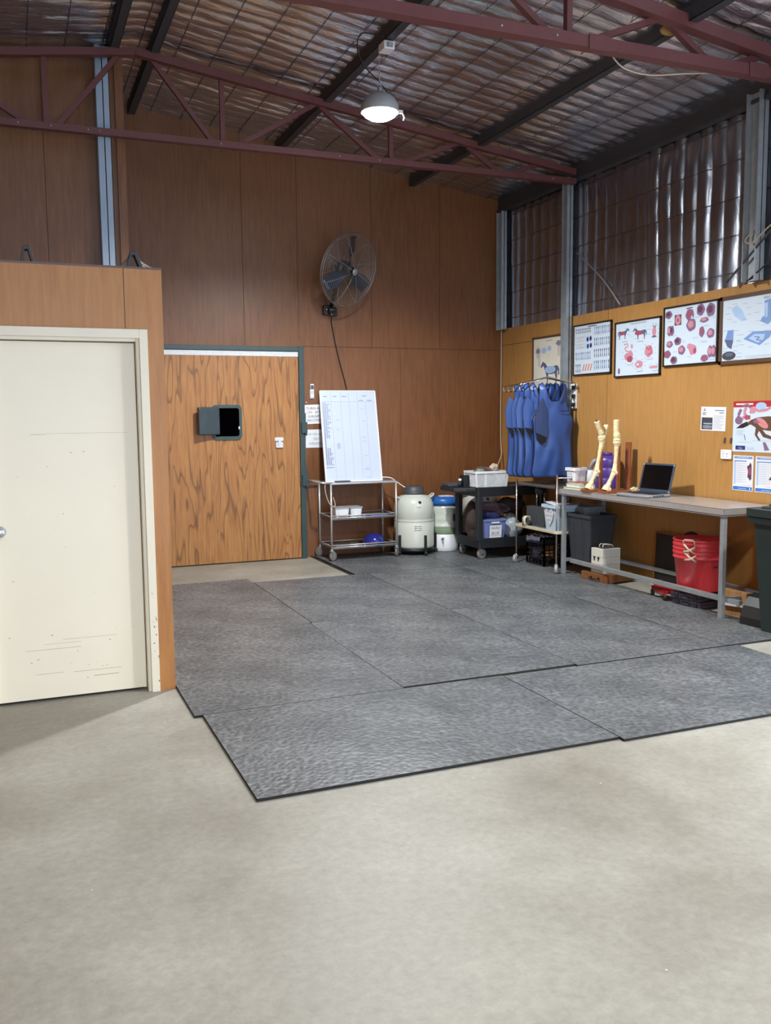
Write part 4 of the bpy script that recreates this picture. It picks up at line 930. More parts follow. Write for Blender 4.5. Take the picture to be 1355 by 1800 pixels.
def apron(idx,ang,label,full):
    d=arm_dir(ang); n=Vector((0,0,1)).cross(d)      # n points toward viewer side
    if n.dot(Vector((0,-1,0)))<0: n=-n
    C_=PV+d*APR[idx][2]; KW=.88
    root=thing('lead_apron',label,'apron',(C_.x,C_.y,.955),0,'blue aprons hung on the swing arms')
    O=C_-Vector(root.location)
    # u runs along -d (from arm tip toward the wall) = image left to right
    U=-d; Z=Vector((0,0,1))
    def panel(outline,neck,off,curve,zt,seed,yscale=1):
        return None
    HT=.985
    def half_w(v):           # v 0 bottom .. 1 top
        if v<.06: return .235+.035*math.sin(v/.06*PI/2)
        if v<.62: return .270-.02*math.sin((v-.06)/.56*PI)*1.0
        if v<.80: return .262-.075*math.sin((v-.62)/.18*PI/2)
        return .187-.01*(v-.8)/.2
    nv,nu=46,24; vs=[];fs=[];keep={}
    def sag(u,v,s=1): 
        w=noise.noise(Vector((u*5+idx*7,v*4,idx*1.7)))*.022*(1-v*.5) + .035*(1-(2*abs(u))**2)*(1 if v>.3 else v/.3) + .012*math.sin(v*9+u*4+idx)*(1-v)
        return w
    for side in (1,-1):
        vs=[];fs=[]
        for j in range(nv+1):
            v=j/nv; hw=half_w(v)*KW
            # neckline: strap inner edge
            for i in range(nu+1):
                u=-1+2*i/nu; x=u*hw
                if v>.80:
                    ni=.012+.105*math.sqrt(max(0,(v-.80)/.20))*(1.0 if side>0 else .9)
                    ni=min(ni,.115)
                    sgn=-1 if u<0 else 1
                    x=sgn*(ni+(hw-ni)*abs(u))
                top=1-.00*abs(u)
                z=v*HT-.985+.0
                roll=0
                if v>.94: roll=(v-.94)/.06
                dz=-.03*max(0,abs(x)-.11)/.08*(v>.8)
                dpt=(sag(u*.5,v)+.02*side) if side>0 else (-.03-sag(u*.5,v)*.3)
                dpt=dpt*(1-roll)+0.0*roll
                p=O+U*x+Z*(z+dz)+n*dpt
                vs.append(p)
        for j in range(nv):
            for i in range(nu):
                v=(j+.5)/nv
                if v>.80 and i in (nu//2-1,nu//2) : 
                    if True: continue
                fs.append((j*(nu+1)+i,j*(nu+1)+i+1,(j+1)*(nu+1)+i+1,(j+1)*(nu+1)+i))
        mb=MB(); mb.add(vs,fs,True); pn=mb.build('front_panel' if side>0 else 'back_panel',M['blue'] if side>0 else M['blue_d'],root)
        sm=pn.modifiers.new('t','SOLIDIFY'); sm.thickness=.007; sm.offset=0
        # binding round the hem
        if side>0:
            mb=MB(); pts=[vs[j*(nu+1)] for j in range(nv,-1,-1)]+[vs[i] for i in range(1,nu+1)]+[vs[j*(nu+1)+nu] for j in range(1,nv+1)]
            mb.tube([Vector(p)+n*.001 for p in pts],.0052,5,smooth=True); mb.build('edge_binding',M['navy'],pn)
            nk=[vs[j*(nu+1)+nu//2-1] for j in range(nv,int(.8*nv),-1)]+[vs[j*(nu+1)+nu//2+1] for j in range(int(.8*nv)+1,nv+1)]
            mb=MB(); mb.tube([Vector(p)+n*.001 for p in nk],.0052,5); mb.build('neck_binding',M['navy'],pn)
    # side flap folded across the front at the arm-tip side, ending in a black fastening patch
    mb=MB(); fl=[(-.255,.70),(-.19,.80),(-.165,.83),(-.115,.70),(-.105,.55),(-.10,.44),(-.12,.385),(-.175,.355),(-.235,.395),(-.262,.47),(-.268,.60)]
    if full:
        def fp(x,y,e=0): return O+U*x*KW+Z*(y*HT-HT)+n*(.064+e)
        pts=[fp(x,y) for x,y in fl]; c_=fp(-.18,.58,.004); mb.add(pts+[c_],[(i,(i+1)%len(pts),len(pts)) for i in range(len(pts))])
        f_=mb.build('side_flap',mat('apron_flap_vinyl',srgb(42,62,104),.45,var=.25,vs=7),root); sm=f_.modifiers.new('t','SOLIDIFY'); sm.thickness=.006
        mb=MB(); vp=[(-.258,.475),(-.115,.425),(-.125,.375),(-.17,.355),(-.235,.40)]; mb.add([fp(x,y,.008) for x,y in vp],[tuple(range(5))]); v_=mb.build('velcro_patch',M['velcro'],f_); sm=v_.modifiers.new('t','SOLIDIFY'); sm.thickness=.003
        mb=MB(); mb.tube([fp(x,y,.002) for x,y in fl],.004,5,closed=True); mb.build('edge_binding',M['navy'],f_)
        mb=MB(); q0=O+U*.045+Z*(.70*HT-HT)+n*.078; q1=O+U*.155+Z*(.70*HT-HT)+n*.060
        mb.tube([q0,(q0+q1)/2+n*.004,q1],.004,6); mb.build('pocket_edge',M['navy'],root)
    else:
        def fp(x,y,e=0): return O+U*x*KW+Z*(y*HT-HT)+n*(.045+e)
        fl2=[(-.285,.72),(-.24,.86),(-.17,.80),(-.13,.66),(-.15,.50),(-.21,.42),(-.27,.52)]
        pts=[fp(x,y) for x,y in fl2]; c_=fp(-.21,.64,.004); mb.add(pts+[c_],[(i,(i+1)%len(pts),len(pts)) for i in range(len(pts))])
        f_=mb.build('side_flap',M['blue'],root); sm=f_.modifiers.new('t','SOLIDIFY'); sm.thickness=.006
        mb=MB(); vp=[(-.268,.53),(-.15,.51),(-.205,.425)]; mb.add([fp(x,y,.010) for x,y in vp],[(0,1,2)]); v_=mb.build('velcro_patch',M['velcro'],f_); sm=v_.modifiers.new('t','SOLIDIFY'); sm.thickness=.003
        mb=MB(); mb.tube([fp(x,y,.002) for x,y in fl2],.004,5,closed=True); mb.build('edge_binding',M['navy'],f_)
apron(0,3,'blue apron hung in front of all the others, its whole front and neckline showing',True)
apron(1,12,'blue apron directly behind the frontmost one, second from the front',False)
apron(2,20,'blue apron third from the front on the swing arms',False)
apron(3,28,'blue apron fourth from the front on the swing arms',False)
apron(4,36,'blue apron farthest left and rearmost on the swing arms',False)

# ================================================================== CHROME TROLLEY 2
T2=(4.955,7.63,MT); t=thing('instrument_trolley','narrow chrome rod trolley with a grey top and a cream edged shelf, under the aprons','trolley',T2)
W2,L2=.50,.78
for x,y,z1 in ((0,0,.985),(0,L2,.90),(W2,0,.90),(W2,L2,.90)): post(t,x,y,.08,z1,.009,mat('copper_tinted_chrome',srgb(190,174,164),.25,.95) if not t.children else bpy.data.materials['copper_tinted_chrome'])
tp=shelf(t,0,.02,W2,L2-.02,.845,.028,M['stainless_d'],'top_shelf')
mb=MB(); mb.tube([(0,0,.955),(W2,0,.955)],.006,8); mb.build('guard_rail',M['stainless'],tp)
mb=MB(); mb.tub(W2+.04,L2+.04,.03,t=.012,taper=1,c=(W2/2,L2/2,.395),floor=.012,rc=.04); ms=mb.build('middle_shelf',mat('cream_shelf_edge',srgb(196,188,158),.5),t,.004)
MB().box(.01,.01,.41,W2-.01,L2-.01,.414).build('shelf_liner',M['grey_l'],ms)
for x,y,a_ in ((0,0,-2.2),(0,L2,-2.6),(W2,0,.4),(W2,L2,1.0)): caster(t,x,y,.044,M['grey_l'],M['chrome'],.10,a_,w=.03)
zz=MT+.4155
t=thing('file_box','dark grey file box with an arched slot on the chrome trolley shelf','box',(5.10,8.19,zz)); mb=MB(); mb.box(-.06,-.19,0,.20,.16,.20); fb=mb.build('box_body',M['grey_p'],t,.004)
mb=MB(); mb.prism([(-.03,0),(.03,0)]+[(.03*math.cos(q),.085+.03*math.sin(q)) for q in np.linspace(0,PI,8)],(-.0605,-.02,.02),(0,-1,0),(0,0,1),(-1,0,0),.003); mb.build('arched_slot',M['a_gk'],fb)
mb=MB(); mb.prism([(-.02,0),(.02,0)]+[(.02*math.cos(q),.08+.02*math.sin(q)) for q in np.linspace(0,PI,8)],(-.0635,-.02,.022),(0,-1,0),(0,0,1),(-1,0,0),.002); mb.build('slot_opening',M['grey_p'],fb)
for i,(x,y,h) in enumerate(((5.09,8.22,.36),(5.12,8.12,.30),(5.16,8.26,.34))):
    t=thing('clamp_rod',['chrome rod with a dark clamp standing in the file box, tallest','plain chrome rod standing in the file box, shortest','dark forked rod standing in the file box, rear'][i],'rod',(x,y,zz+.18),0,'rods standing in the grey file box'); MB().tube([(0,0,0),(0,0,h-.13)],.007,8).build('rod',M['chrome'] if i<2 else M['grey_p'],t)
    if i!=1: MB().box(-.014,-.014,h-.20,.014,.014,h-.15).build('clamp',M['grey_p'],t)
t=thing('tape_roll','cream bent strap hooked over the shelf edge of the chrome trolley','strap',(4.94,8.22,zz)); mb=MB()
pts=[(-.01,-.06),(-.01,.05),(.01,.075),(.05,.075),(.06,.03)]
vs=[];
for x,z in pts: vs+=[(x,-.03,z+.03),(x,.03,z+.03)]
mb.add([(a,b,max(c,.002)) for a,b,c in vs],[(2*i,2*i+2,2*i+3,2*i+1) for i in range(4)],True); b_=mb.build('strap',M['book_p'],t); sm=b_.modifiers.new('t','SOLIDIFY'); sm.thickness=.004
tb=thing('storage_tub','white tub of papers with a heart shaped handwritten label on the chrome trolley','tub',(5.09,7.79,zz)); MB().tub(.24,.25,.25,taper=.82,rc=.02).build('tub_body',M['tubblue'],tb); MB().tub(.27,.28,.03,t=.02,taper=1,c=(0,0,.23),floor=.028,rc=.02).build('tub_rim',M['tubblue'],tb)
a=Art((-.112,.085,.045),(0,-1,0),(-.085,0,1),.17,.185); a.poly('paper',[(.0,.78),(.25,.95),(.5,.85),(.8,.98),(1,.75),(.82,.35),(.5,.02),(.15,.35)]); a.k=3; a.text('ink_g','LARGE',.5,.74,.026,.7,1).text('ink_g','ABSORB',.5,.50,.026,.75,1).text('ink_g','PADS',.5,.26,.024,.5,1); a.build('tub_label',tb)
mb=MB(); mb.bar((-.02,-.09,.255),(-.04,.09,.285),.16,.004); mb.bar((.0,-.09,.27),(-.0,.09,.27),.15,.004); mb.build('papers',M['paper'],tb)
mb=MB(); mb.bar((.03,-.10,.262),(.03,.10,.262),.12,.012); mb.build('red_folder',M['red_d'],tb)
tb=thing('storage_tub','grey translucent tub at the rear of the chrome trolley shelf','tub',(5.30,7.87,zz+.12)); MB().tub(.26,.5,.15,taper=.85,rc=.03,c=(0,-.12,0)).build('tub_body',M['clear'],tb)
tb.location=(5.33,7.86,zz)
for o in tb.children: o.location=(0,0,.10)
MB().box(-.10,-.3,0,.10,.1,.10).build('lower_box',M['book_w'],tb,.004)
# milk crate
t=thing('milk_crate','black plastic milk crate on the floor beneath the chrome trolley','crate',(5.06,8.02,MT))
CL=.34
def crate_side(O_,U_):
    mb=MB(); O_=Vector(O_); U_=Vector(U_); H_=.28
    def pt(u,z): return O_+U_*u+Vector((0,0,z))
    for z,h in ((.008,.016),(.075,.010),(.17,.012),(H_-.02,.04),(.11,.008)): mb.bar(pt(0,z),pt(CL,z),.012,h)
    for u in (0,.06,.12,.22,.28,CL): mb.bar(pt(u,0),pt(u,H_),.014,.014) if u in (0,CL) else mb.bar(pt(u,.07),pt(u,H_),.008,.008)
    for u in (.03,.10,.17,.24,.31): mb.bar(pt(u,.01),pt(u+(.02 if u<.17 else -.02),.07),.007,.007)
    return mb
for O_,U_ in (((0,0,0),(1,0,0)),((0,0,0),(0,1,0)),((CL,0,0),(0,1,0)),((0,CL,0),(1,0,0))): crate_side(O_,U_).build('lattice_side',M['black'],t)
mb=MB(); mb.box(-.004,.11,.085,.002,.23,.165); mb.build('name_panel',M['smoke'],t)
MB().box(0,0,.004,CL,CL,.012).build('crate_base',M['black'],t)
# striped towel lying over the crate
mb=MB(); nx,ny=30,26; vs=[];fs=[]
for j in range(ny+1):
    for i in range(nx+1):
        u=i/nx; v=j/ny; x=-.05+.24*u; y=.06+.26*v; z=.287+.018*noise.noise(Vector((u*4,v*4,3)))+.012
        if x<0.0: z-=(-x)*1.3; x=-.012-(0-x)*.25
        vs.append((x,y,z))
for j in range(ny):
    for i in range(nx): fs.append((j*(nx+1)+i,j*(nx+1)+i+1,(j+1)*(nx+1)+i+1,(j+1)*(nx+1)+i))
mb.add(vs,fs,True); mb.mi=[1 if (k%nx//2)%3==0 else 0 for k in range(len(fs))]
o=mb.build('striped_towel',[M['stripe_w'],M['stripe_b']]); o.location=(5.06,8.02,MT+.004); sm=o.modifiers.new('t','SOLIDIFY'); sm.thickness=.008; sm.offset=1; tag(o,'white and blue striped towel draped over the milk crate','towel')
lump('dark_cloth',(5.26,8.18,MT+.20),.12,M['velcro'],'black cloth filling the milk crate','cloth',(1,1,.6),.2,21)

# ================================================================== STEEL BENCH
BX0,BX1,BY0,BY1,BZ=4.985,5.525,5.37,7.68,.868
t=thing('steel_bench','long stainless steel bench against the right wall with a laptop and bones on it','bench',(BX0,BY0,0))
bw,bl=BX1-BX0,BY1-BY0
mb=MB(); mb.box(0,0,BZ-.06,bw,bl,BZ-.056); mb.box(0,0,BZ-.004,bw,bl,BZ); mb.box(0,0,BZ-.05,.004,bl,BZ); mb.box(bw-.004,0,BZ-.05,bw,bl,BZ); mb.box(0,0,BZ-.05,bw,.004,BZ); mb.box(0,bl-.004,BZ-.05,bw,bl,BZ); mb.build('bench_top',M['stainless'],t,.001)
for x,y in ((.035,.04),(bw-.04,.04),(.035,bl-.08),(bw-.04,bl-.08)): MB().box(x-.019,y-.019,.0155 if (y>1) else 0.0,x+.019,y+.019,BZ-.06).build('leg',M['galv'],t,.002)
MB().bar((.075,-.12+.0,.155),(.075,bl-.16,.155),.038,.038).build('lower_rail',M['galv'],t,.002)
MB().bar((bw-.04,.0,.155),(bw-.04,bl-.16,.155),.038,.038).build('lower_rail',M['galv'],t,.002)
for y in (.04,bl-.08,): MB().bar((.035,y,.155),(bw-.04,y,.155),.034,.034).build('cross_rail',M['galv'],t,.002)
bz_=BZ+.0005
# books
def book(x,y,z,w,d,h,m,rz,label):
    t=thing('book',label,'book',(x,y,z),rz,'books stacked at the far end of the bench')
    mb=MB(); mb.box(-w/2,-d/2,0,w/2,d/2,.003); mb.box(-w/2,-d/2,h-.003,w/2,d/2,h); mb.box(w/2-.003,-d/2,0,w/2,d/2,h); mb.build('cover',m,t)
    MB().box(-w/2+.004,-d/2+.004,.003,w/2-.003,d/2-.004,h-.003).build('pages',M['book_p'] if m!=M['book_w'] else M['book_w'],t)
book(5.10,7.46,bz_,.19,.26,.022,M['book_g'],.1,'pale green book at the bottom of the small stack on the bench')
book(5.11,7.46,bz_+.0225,.17,.25,.030,M['book_w'],-.05,'thick white book in the middle of the small stack on the bench')
book(5.12,7.46,bz_+.053,.15,.23,.016,M['book_r'],.12,'thin brown book on top of the small stack on the bench')
# supplement tub with handle
t=thing('white_bucket','square white bucket with a lid and a printed label, left of the purple jug','bucket',(5.20,7.66,bz_))
MB().tub(.15,.15,.185,taper=.86,rc=.02).build('bucket_body',M['white'],t)
mb=MB(); mb.tub(.172,.172,.03,t=.08,taper=1,c=(0,0,.17),floor=.029,rc=.02); mb.build('bucket_lid',M['white'],t,.003)
MB().box(-.05,-.05,.1995,.03,.05,.204).build('lid_recess',M['grey_p'],t)
a=Art((-.071,.03,.03),(0,-1,0),(-.055,0,1),.075,.10); a.k=1
for i in range(4):
    for j in range(3): a.rect('ink_g' if (i*j)%2 else 'a_navy',.08+.30*j,.05+.22*i,.28+.30*j,.17+.22*i)
a.ell('ink_g',.2,1.1,.07); a.ell('ink_g',.7,1.1,.07); a.build('bucket_label',t)
t.scale=(1,1,1.0)
t=thing('measuring_scoop','white plastic jug handle leaning between the bucket and the purple jug','jug',(5.32,7.59,bz_)); mb=MB()
mb.tube([(0,0,.17),(-.01,-.03,.22),(0.0,-.06,.265),(.02,-.09,.28)],[.018,.022,.022,.016],10); mb.build('handle',M['grey_l'],t); MB().lathe([(.05,0),(.055,.17),(.05,.175)],(0.01,0,0),20).build('jug_body',M['white'],t)
# purple jug
t=thing('purple_jug','large purple ribbed plastic jug behind the bone models','jug',(5.415,7.44,bz_))
pr=[(.108,0),(.118,.01),(.118,.10),(.113,.105),(.118,.112),(.118,.20),(.113,.205),(.118,.212),(.118,.27),(.108,.30),(.085,.318),(.045,.325)]
MB().lathe(pr,n=36).build('jug_body',M['purple'],t); MB().lathe([(.045,.322),(.045,.35),(.03,.353),(.0001,.353)],n=24).build('jug_cap',M['purple'],t)
MB().box(-.123,-.05,.12,-.116,.03,.15).build('jug_label',M['a_lblue'],t)
# bone leg models
def bone_part(root,pts,rad,name,knobs=(),hollow=None):
    mb=MB(); P=[Vector(p) for p in pts]; 
    # dense tube with surface noise
    dense=[];rd=[]
    for i in range(len(P)-1):
        for k in range(6): q=k/6; q2=q*q*(3-2*q); dense.append(P[i].lerp(P[i+1],q)); rd.append(rad[i]*(1-q2)+rad[i+1]*q2)
    dense.append(P[-1]); rd.append(rad[-1]); mb.tube(dense,rd,16)
    for (x,y,z,r) in knobs: mb.sphere((x,y,z),r,12)
    mb.v=[tuple(Vector(v)*(1)+Vector((noise.noise(Vector(v)*45),noise.noise(Vector(v)*45+Vector((9,0,0))),0))*.0035) for v in mb.v]
    o=mb.build(name,M['bone'],root)
    rm=o.modifiers.new('r','REMESH'); rm.mode='VOXEL'; rm.voxel_size=.0045; rm.use_smooth_shade=True
    return o
def bones(x,y,label,bent,rz):
    t=thing('leg_bone_model',label,'bone model',(x,y,bz_),rz)
    MB().box(-.11,-.075,0,.16,.075,.022).build('base_board',M['standwood'],t,.003)
    MB().box(.085,.02,.022,.105,.06,.43 if bent else .46).build('support_post',M['standwood'],t,.002)
    z0=.022
    hf=bone_part(t,[(-.075,0,z0),(-.06,0,z0+.03),(-.04,0,z0+.06)],[.040,.034,.020],'hoof_bone',[(-.045,.02,z0+.012,.02),(-.045,-.02,z0+.012,.02)])
    bone_part(t,[(-.045,0,z0+.055),(-.02,0,z0+.10),(.015,0,z0+.165)],[.021,.018,.024],'pastern_bone',[(-.04,.012,z0+.06,.016),(-.04,-.012,z0+.06,.016)])
    if bent:
        bone_part(t,[(.02,0,z0+.17),(.03,0,z0+.24),(.05,0,z0+.33),(.07,0,z0+.42),(.078,0,z0+.455)],[.027,.018,.018,.024,.033],'cannon_bone',[(.03,.02,z0+.165,.016),(.03,-.02,z0+.165,.016),(.045,0,z0+.16,.015)])
        bone_part(t,[(.075,0,z0+.455),(.075,0,z0+.485),(.07,0,z0+.51)],[.036,.040,.034],'hock_joint',[(.09,.01,z0+.48,.025),(.055,-.015,z0+.49,.02)])
        h_=bone_part(t,[(.07,0,z0+.52),(.04,0,z0+.575),(.012,0,z0+.64)],[.030,.024,.027],'upper_bone')
        MB().cyl((.0105,0,z0+.643),(.008,0,z0+.6435+.004),.013,n=12).build('marrow_hole',M['marrow'],h_)
        bone_part(t,[(.095,0,z0+.48),(.115,0,z0+.54),(.125,0,z0+.59),(.14,0,z0+.60)],[.022,.016,.019,.014],'heel_bone',[(.115,.012,z0+.595,.014)])
        MB().tube([(.13,0,z0+.35),(.12,0,z0+.42)],.004).build('fixing_wire',M['galv'],t) if False else None
    else:
        bone_part(t,[(.02,0,z0+.17),(.03,0,z0+.24),(.037,0,z0+.33),(.042,0,z0+.40),(.044,0,z0+.43)],[.027,.018,.018,.023,.031],'cannon_bone',[(.03,.02,z0+.165,.016),(.03,-.02,z0+.165,.016),(.045,0,z0+.16,.015)])
        bone_part(t,[(.044,0,z0+.43),(.044,0,z0+.445),(.044,0,z0+.452),(.044,0,z0+.47),(.044,0,z0+.478),(.044,0,z0+.51)],[.034,.037,.031,.038,.030,.036],'knee_joint',[(.075,.01,z0+.47,.018)])
        bone_part(t,[(.042,0,z0+.51),(.036,0,z0+.55),(.034,0,z0+.60),(.034,0,z0+.655)],[.033,.026,.025,.027],'upper_bone')
    return t
bones(5.075,7.17,'cream horse leg bone model with a bent hock and hollow top, on a wooden base',True,.0)
bones(5.12,6.96,'cream straight horse leg bone model with an upright shaft, right of the bent one',False,.0)
mb=MB(); mb.box(0,0,0,.018,.075,.46); o=mb.build('wooden_post',M['standwood'],None,.002); o.location=(5.46,7.15,bz_); tag(o,'upright reddish wooden plank standing by the wall behind the straight bone model','plank')
lump('bone_fragment',(5.36,6.94,bz_),.03,M['bone'],'small loose bone lying behind the straight bone model','bone',(1.6,.8,.7),.5,31)
# laptop
t=thing('laptop','open silver and slate laptop with a black screen on the steel bench','laptop',(5.15,6.55,bz_),math.radians(-82))
# local: x = width, y = depth to the rear (toward wall)
lw,ld=.375,.28
b_=MB().box(-lw/2,-ld/2,.004,lw/2,ld/2,.026).build('laptop_base',M['laptop'],t,.006)
MB().box(-lw/2+.003,-ld/2+.003,0,lw/2-.003,ld/2-.003,.005).build('underside',M['key'],b_)
MB().box(-lw/2+.006,-ld/2+.07,.0262,lw/2-.006,ld/2-.006,.0268).build('palm_deck',M['laptop_d'],b_)
for r_ in range(5):
    mb=MB()
    for c_ in range(14): mb.box(-.15+c_*.0215,-.03+r_*.02,.0268,-.132+c_*.0215,-.014+r_*.02,.0295)
    mb.build('key_row',M['key'],b_)
MB().box(-.04,-.115,.0262,.04,-.065,.0266).build('touchpad',M['laptop_d'],b_)
mb=MB(); 
for k in range(4): mb.box(lw/2-.0,-.07+k*.035,.009,lw/2+.0008,-.045+k*.035,.019)
mb.build('side_port',M['key'],b_)
lid=MB().box(-lw/2,-.009,0,lw/2,.0,.265).build('laptop_lid',M['laptop_d'],t,.005); lid.location=(0,ld/2-.003,.026); lid.rotation_euler=(math.radians(-15),0,0)
MB().box(-lw/2+.022,-.0105,.03,lw/2-.022,-.0088,.248).build('screen',M['screen'],lid)
mb=MB()
for x in (-lw/2+.012,lw/2-.012):
    for z in (.01,.253): mb.box(x-.008,-.0105,z-.006,x+.008,-.0088,z+.006)
mb.build('screen_bumper',M['grey_l'],lid)

# ================================================================== UNDER THE BENCH
t=thing('rubbish_bin','dark grey rectangular bin under the far end of the bench','bin',(5.30,7.40,.185)); 
t.location=(5.27,7.33,.0155)
bb=MB().tub(.33,.38,.44,taper=.84,rc=.03,t=.006).build('bin_body',mat('grey_bin_plastic',srgb(50,54,60),.45,var=.12,bump=.1),t)
MB().tub(.35,.40,.03,t=.016,taper=1.0,c=(0,0,.42),floor=.001,rc=.03).build('bin_rim',bpy.data.materials['grey_bin_plastic'],t)
for k,(x0,y0,x1,y1) in enumerate(((-.140,-.10,-.136,-.02),(-.140,.04,-.136,.12))): MB().bar(((x0)*1.0,(y0+y1)/2,.02),((x0)*1.14,(y0+y1)/2,.41),.03,.012,up=(1,0,0)).build('moulded_rib',bpy.data.materials['grey_bin_plastic'],bb)
t.location=(5.225,7.43,.176)
# wooden case on the floor and white box on top
t=thing('wooden_case','flat brown wooden case with a black handle lying under the bench','case',(5.08,6.95,.0155),math.radians(8))
MB().box(0,0,0,.32,.36,.075).build('case_body',M['leather'],t,.003)
mb=MB(); mb.box(-.002,.045,.0,.004,.06,.077); mb.box(-.002,.0,.0,.004,.012,.077); mb.build('edge_strip',M['ply_plain'],t)
mb=MB(); mb.tube([(0,.22,.035),(-.03,.215,.03),(-.035,.17,.025),(-.03,.12,.03),(0,.115,.035)],.009,8); mb.build('case_handle',M['black'],t)
t=thing('white_wooden_box','small white wooden box with carrying handles standing on the brown case','box',(5.085,7.04,.0915),math.radians(3))
MB().box(0,0,0,.21,.17,.235).build('box_body',M['whitewood'],t,.002)
mb=MB(); mb.box(-.001,-.001,.085,.211,.171,.087); mb.box(-.001,-.001,.155,.211,.171,.157); mb.build('lid_seam',M['scuff'],t)
MB().box(.03,.02,.235,.19,.15,.239).build('lid_plate',M['grey_p'],t)
for y in (.06,.11):
    mb=MB(); mb.tube([(.05,y,.238),(.05,y,.265),(.07,y,.272),(.16,y,.262),(.17,y,.24)],.006,8); mb.build('carry_handle',M['book_p'] if y<.1 else M['rope'],t)
for y in (.06,.12): 
    mb=MB(); mb.box(-.004,y-.012,.135,0,y+.012,.155); mb.box(-.006,y-.004,.115,-.001,y+.004,.14); mb.build('latch',M['key'],t)
# black board against wall and black dish behind
t=thing('black_board','black scuffed board with a thin timber edge leaning on the wall under the bench','board',(5.50,6.06,.004),0)
mb=MB(); mb.box(-.025,0,0,-.010,.72,.50); mb.build('board_panel',M['board_k'],t); mb=MB(); mb.box(-.03,0,.49,-.005,.73,.505); mb.box(-.03,.72,0,-.005,.735,.505); mb.build('board_edging',M['ply_plain'],t)
MB().cyl((-.03,.62,.06),(-.024,.62,.06),.012,n=12).build('stud',M['chrome'],t)
t.rotation_euler=(0,math.radians(3),0)
mb=MB(); mb.lathe([(.17,0),(.172,.006),(.16,.018),(.05,.024),(.0001,.024)],(0,0,.172),32,ax=(-1,0,0),sy=1); o=mb.build('round_pan',M['black']); o.location=(5.55,6.36,.205)
tag(o,'black round pan standing between the wall and the black board, only its top edge showing','pan')
# buckets: four nested
rb0=.0
for k in range(4):
    lab=['red plastic bucket, lowest of the nested stack under the bench','red plastic bucket, second from the bottom of the nested stack','red plastic bucket, third from the bottom of the nested stack','red plastic bucket on top of the nested stack under the bench'][k]
    t=thing('bucket',lab,'bucket',(5.27,5.95,.125+k*.034),0,'red buckets nested under the bench')
    H_=.33; R0,R1=.168,.205
    mb=MB(); mb.lathe([(R0,0),(R0+.003,.006),(R1-.004,H_-.06),(R1+.008,H_-.055),(R1+.010,H_-.045),(R1+.004,H_-.040),(R1+.006,H_-.012),(R1+.012,H_-.008),(R1+.010,H_),(R1,H_),(R1-.004,H_-.05),(R0-.004,.012),(.0001,.010)],n=48); mb.build('bucket_body',M['red'],t)
    if k in (0,3,2):
        mb=MB(); aa=math.radians(212-k*1.5); rx=(R1+.012)
        c0=Vector((rx*math.cos(aa),rx*math.sin(aa),H_-.03)); tx=Vector((-math.sin(aa),math.cos(aa),0)); nn=Vector((math.cos(aa),math.sin(aa),0))
        if k==3: mb.tube([c0-tx*.045+Vector((0,0,-.02)),c0-tx*.045+nn*.02+Vector((0,0,.03)),c0-tx*.03+nn*.02+Vector((0,0,.04)),c0+tx*.03+nn*.02+Vector((0,0,.04)),c0+tx*.045+nn*.02+Vector((0,0,.03)),c0+tx*.045+Vector((0,0,-.02))],.007,8)
        else:
            for q in (0,1): tz=tx*(1 if (k+q)%2 else -1); mb.tube([c0+nn*.02-tz*.045+Vector((0,0,-.035+.01*q)),c0+nn*.045+Vector((0,0,.0-.015*q)),c0+nn*.02+tz*.045+Vector((0,0,.035-.02*q))],.009,8)
        mb.build('rope_handle',M['rope'],t)
    if k==0:
        # moulded arch on the body side
        mb=MB()
        for a0 in (math.radians(205),math.radians(250)):
            for s in (-1,1):
                pts=[]
                for q in range(9):
                    z=.0+.24*q/8; rr_=R0+(R1-R0)*z/H_+.001; an=a0+s*(.30-.26*(q/8)**2.2); pts.append((rr_*math.cos(an),rr_*math.sin(an),z+.01))
                mb.tube(pts,.003,5)
        mb.build('moulded_arch',M['red'],t)
        mb=MB()
        for j,(w,dz) in enumerate(((.1,0),(.1,0),(.1,0))):
            pts=[(R1*.965*math.cos(math.radians(262+j*5+q*1.2)),R1*.965*math.sin(math.radians(262+j*5+q*1.2)),.215+.012*math.sin(q*1.9)) for q in range(5)]; mb.tube(pts,.0018,4)
        mb.build('handwriting',M['ink'],t)
mb=MB(); mb.box(0,0,0,.24,.26,.108); o=mb.build('support_crate',M['smoke'],None,.004); o.location=(5.17,5.84,.012); o.data.transform(Matrix.Scale(1,4)); tag(o,'dark crate underneath the red buckets','crate')
t=thing('floor_jack','red steel trolley jack on small black wheels in front of the buckets','jack',(5.17,6.36,.0155),math.radians(-105))
mb=MB(); mb.box(0,-.05,.06,.30,.05,.085); mb.box(.0,-.05,.04,.30,-.042,.085); mb.box(0,.042,.04,.30,.05,.085); mb.build('jack_body',M['red_d'],t,.004)
for x,y in ((.03,-.05),(.03,.05),(.27,-.05),(.27,.05)): MB().lathe([(.01,-.008),(.028,-.008),(.028,.008),(.01,.008)],(x,y,.028),16,ax=(0,1,0)).build('wheel',M['black_r'],t); 
mb=MB(); mb.tube([(0,0,.07),(-.16,.01,.062)],.006); mb.build('jack_handle',M['book_p'],t)
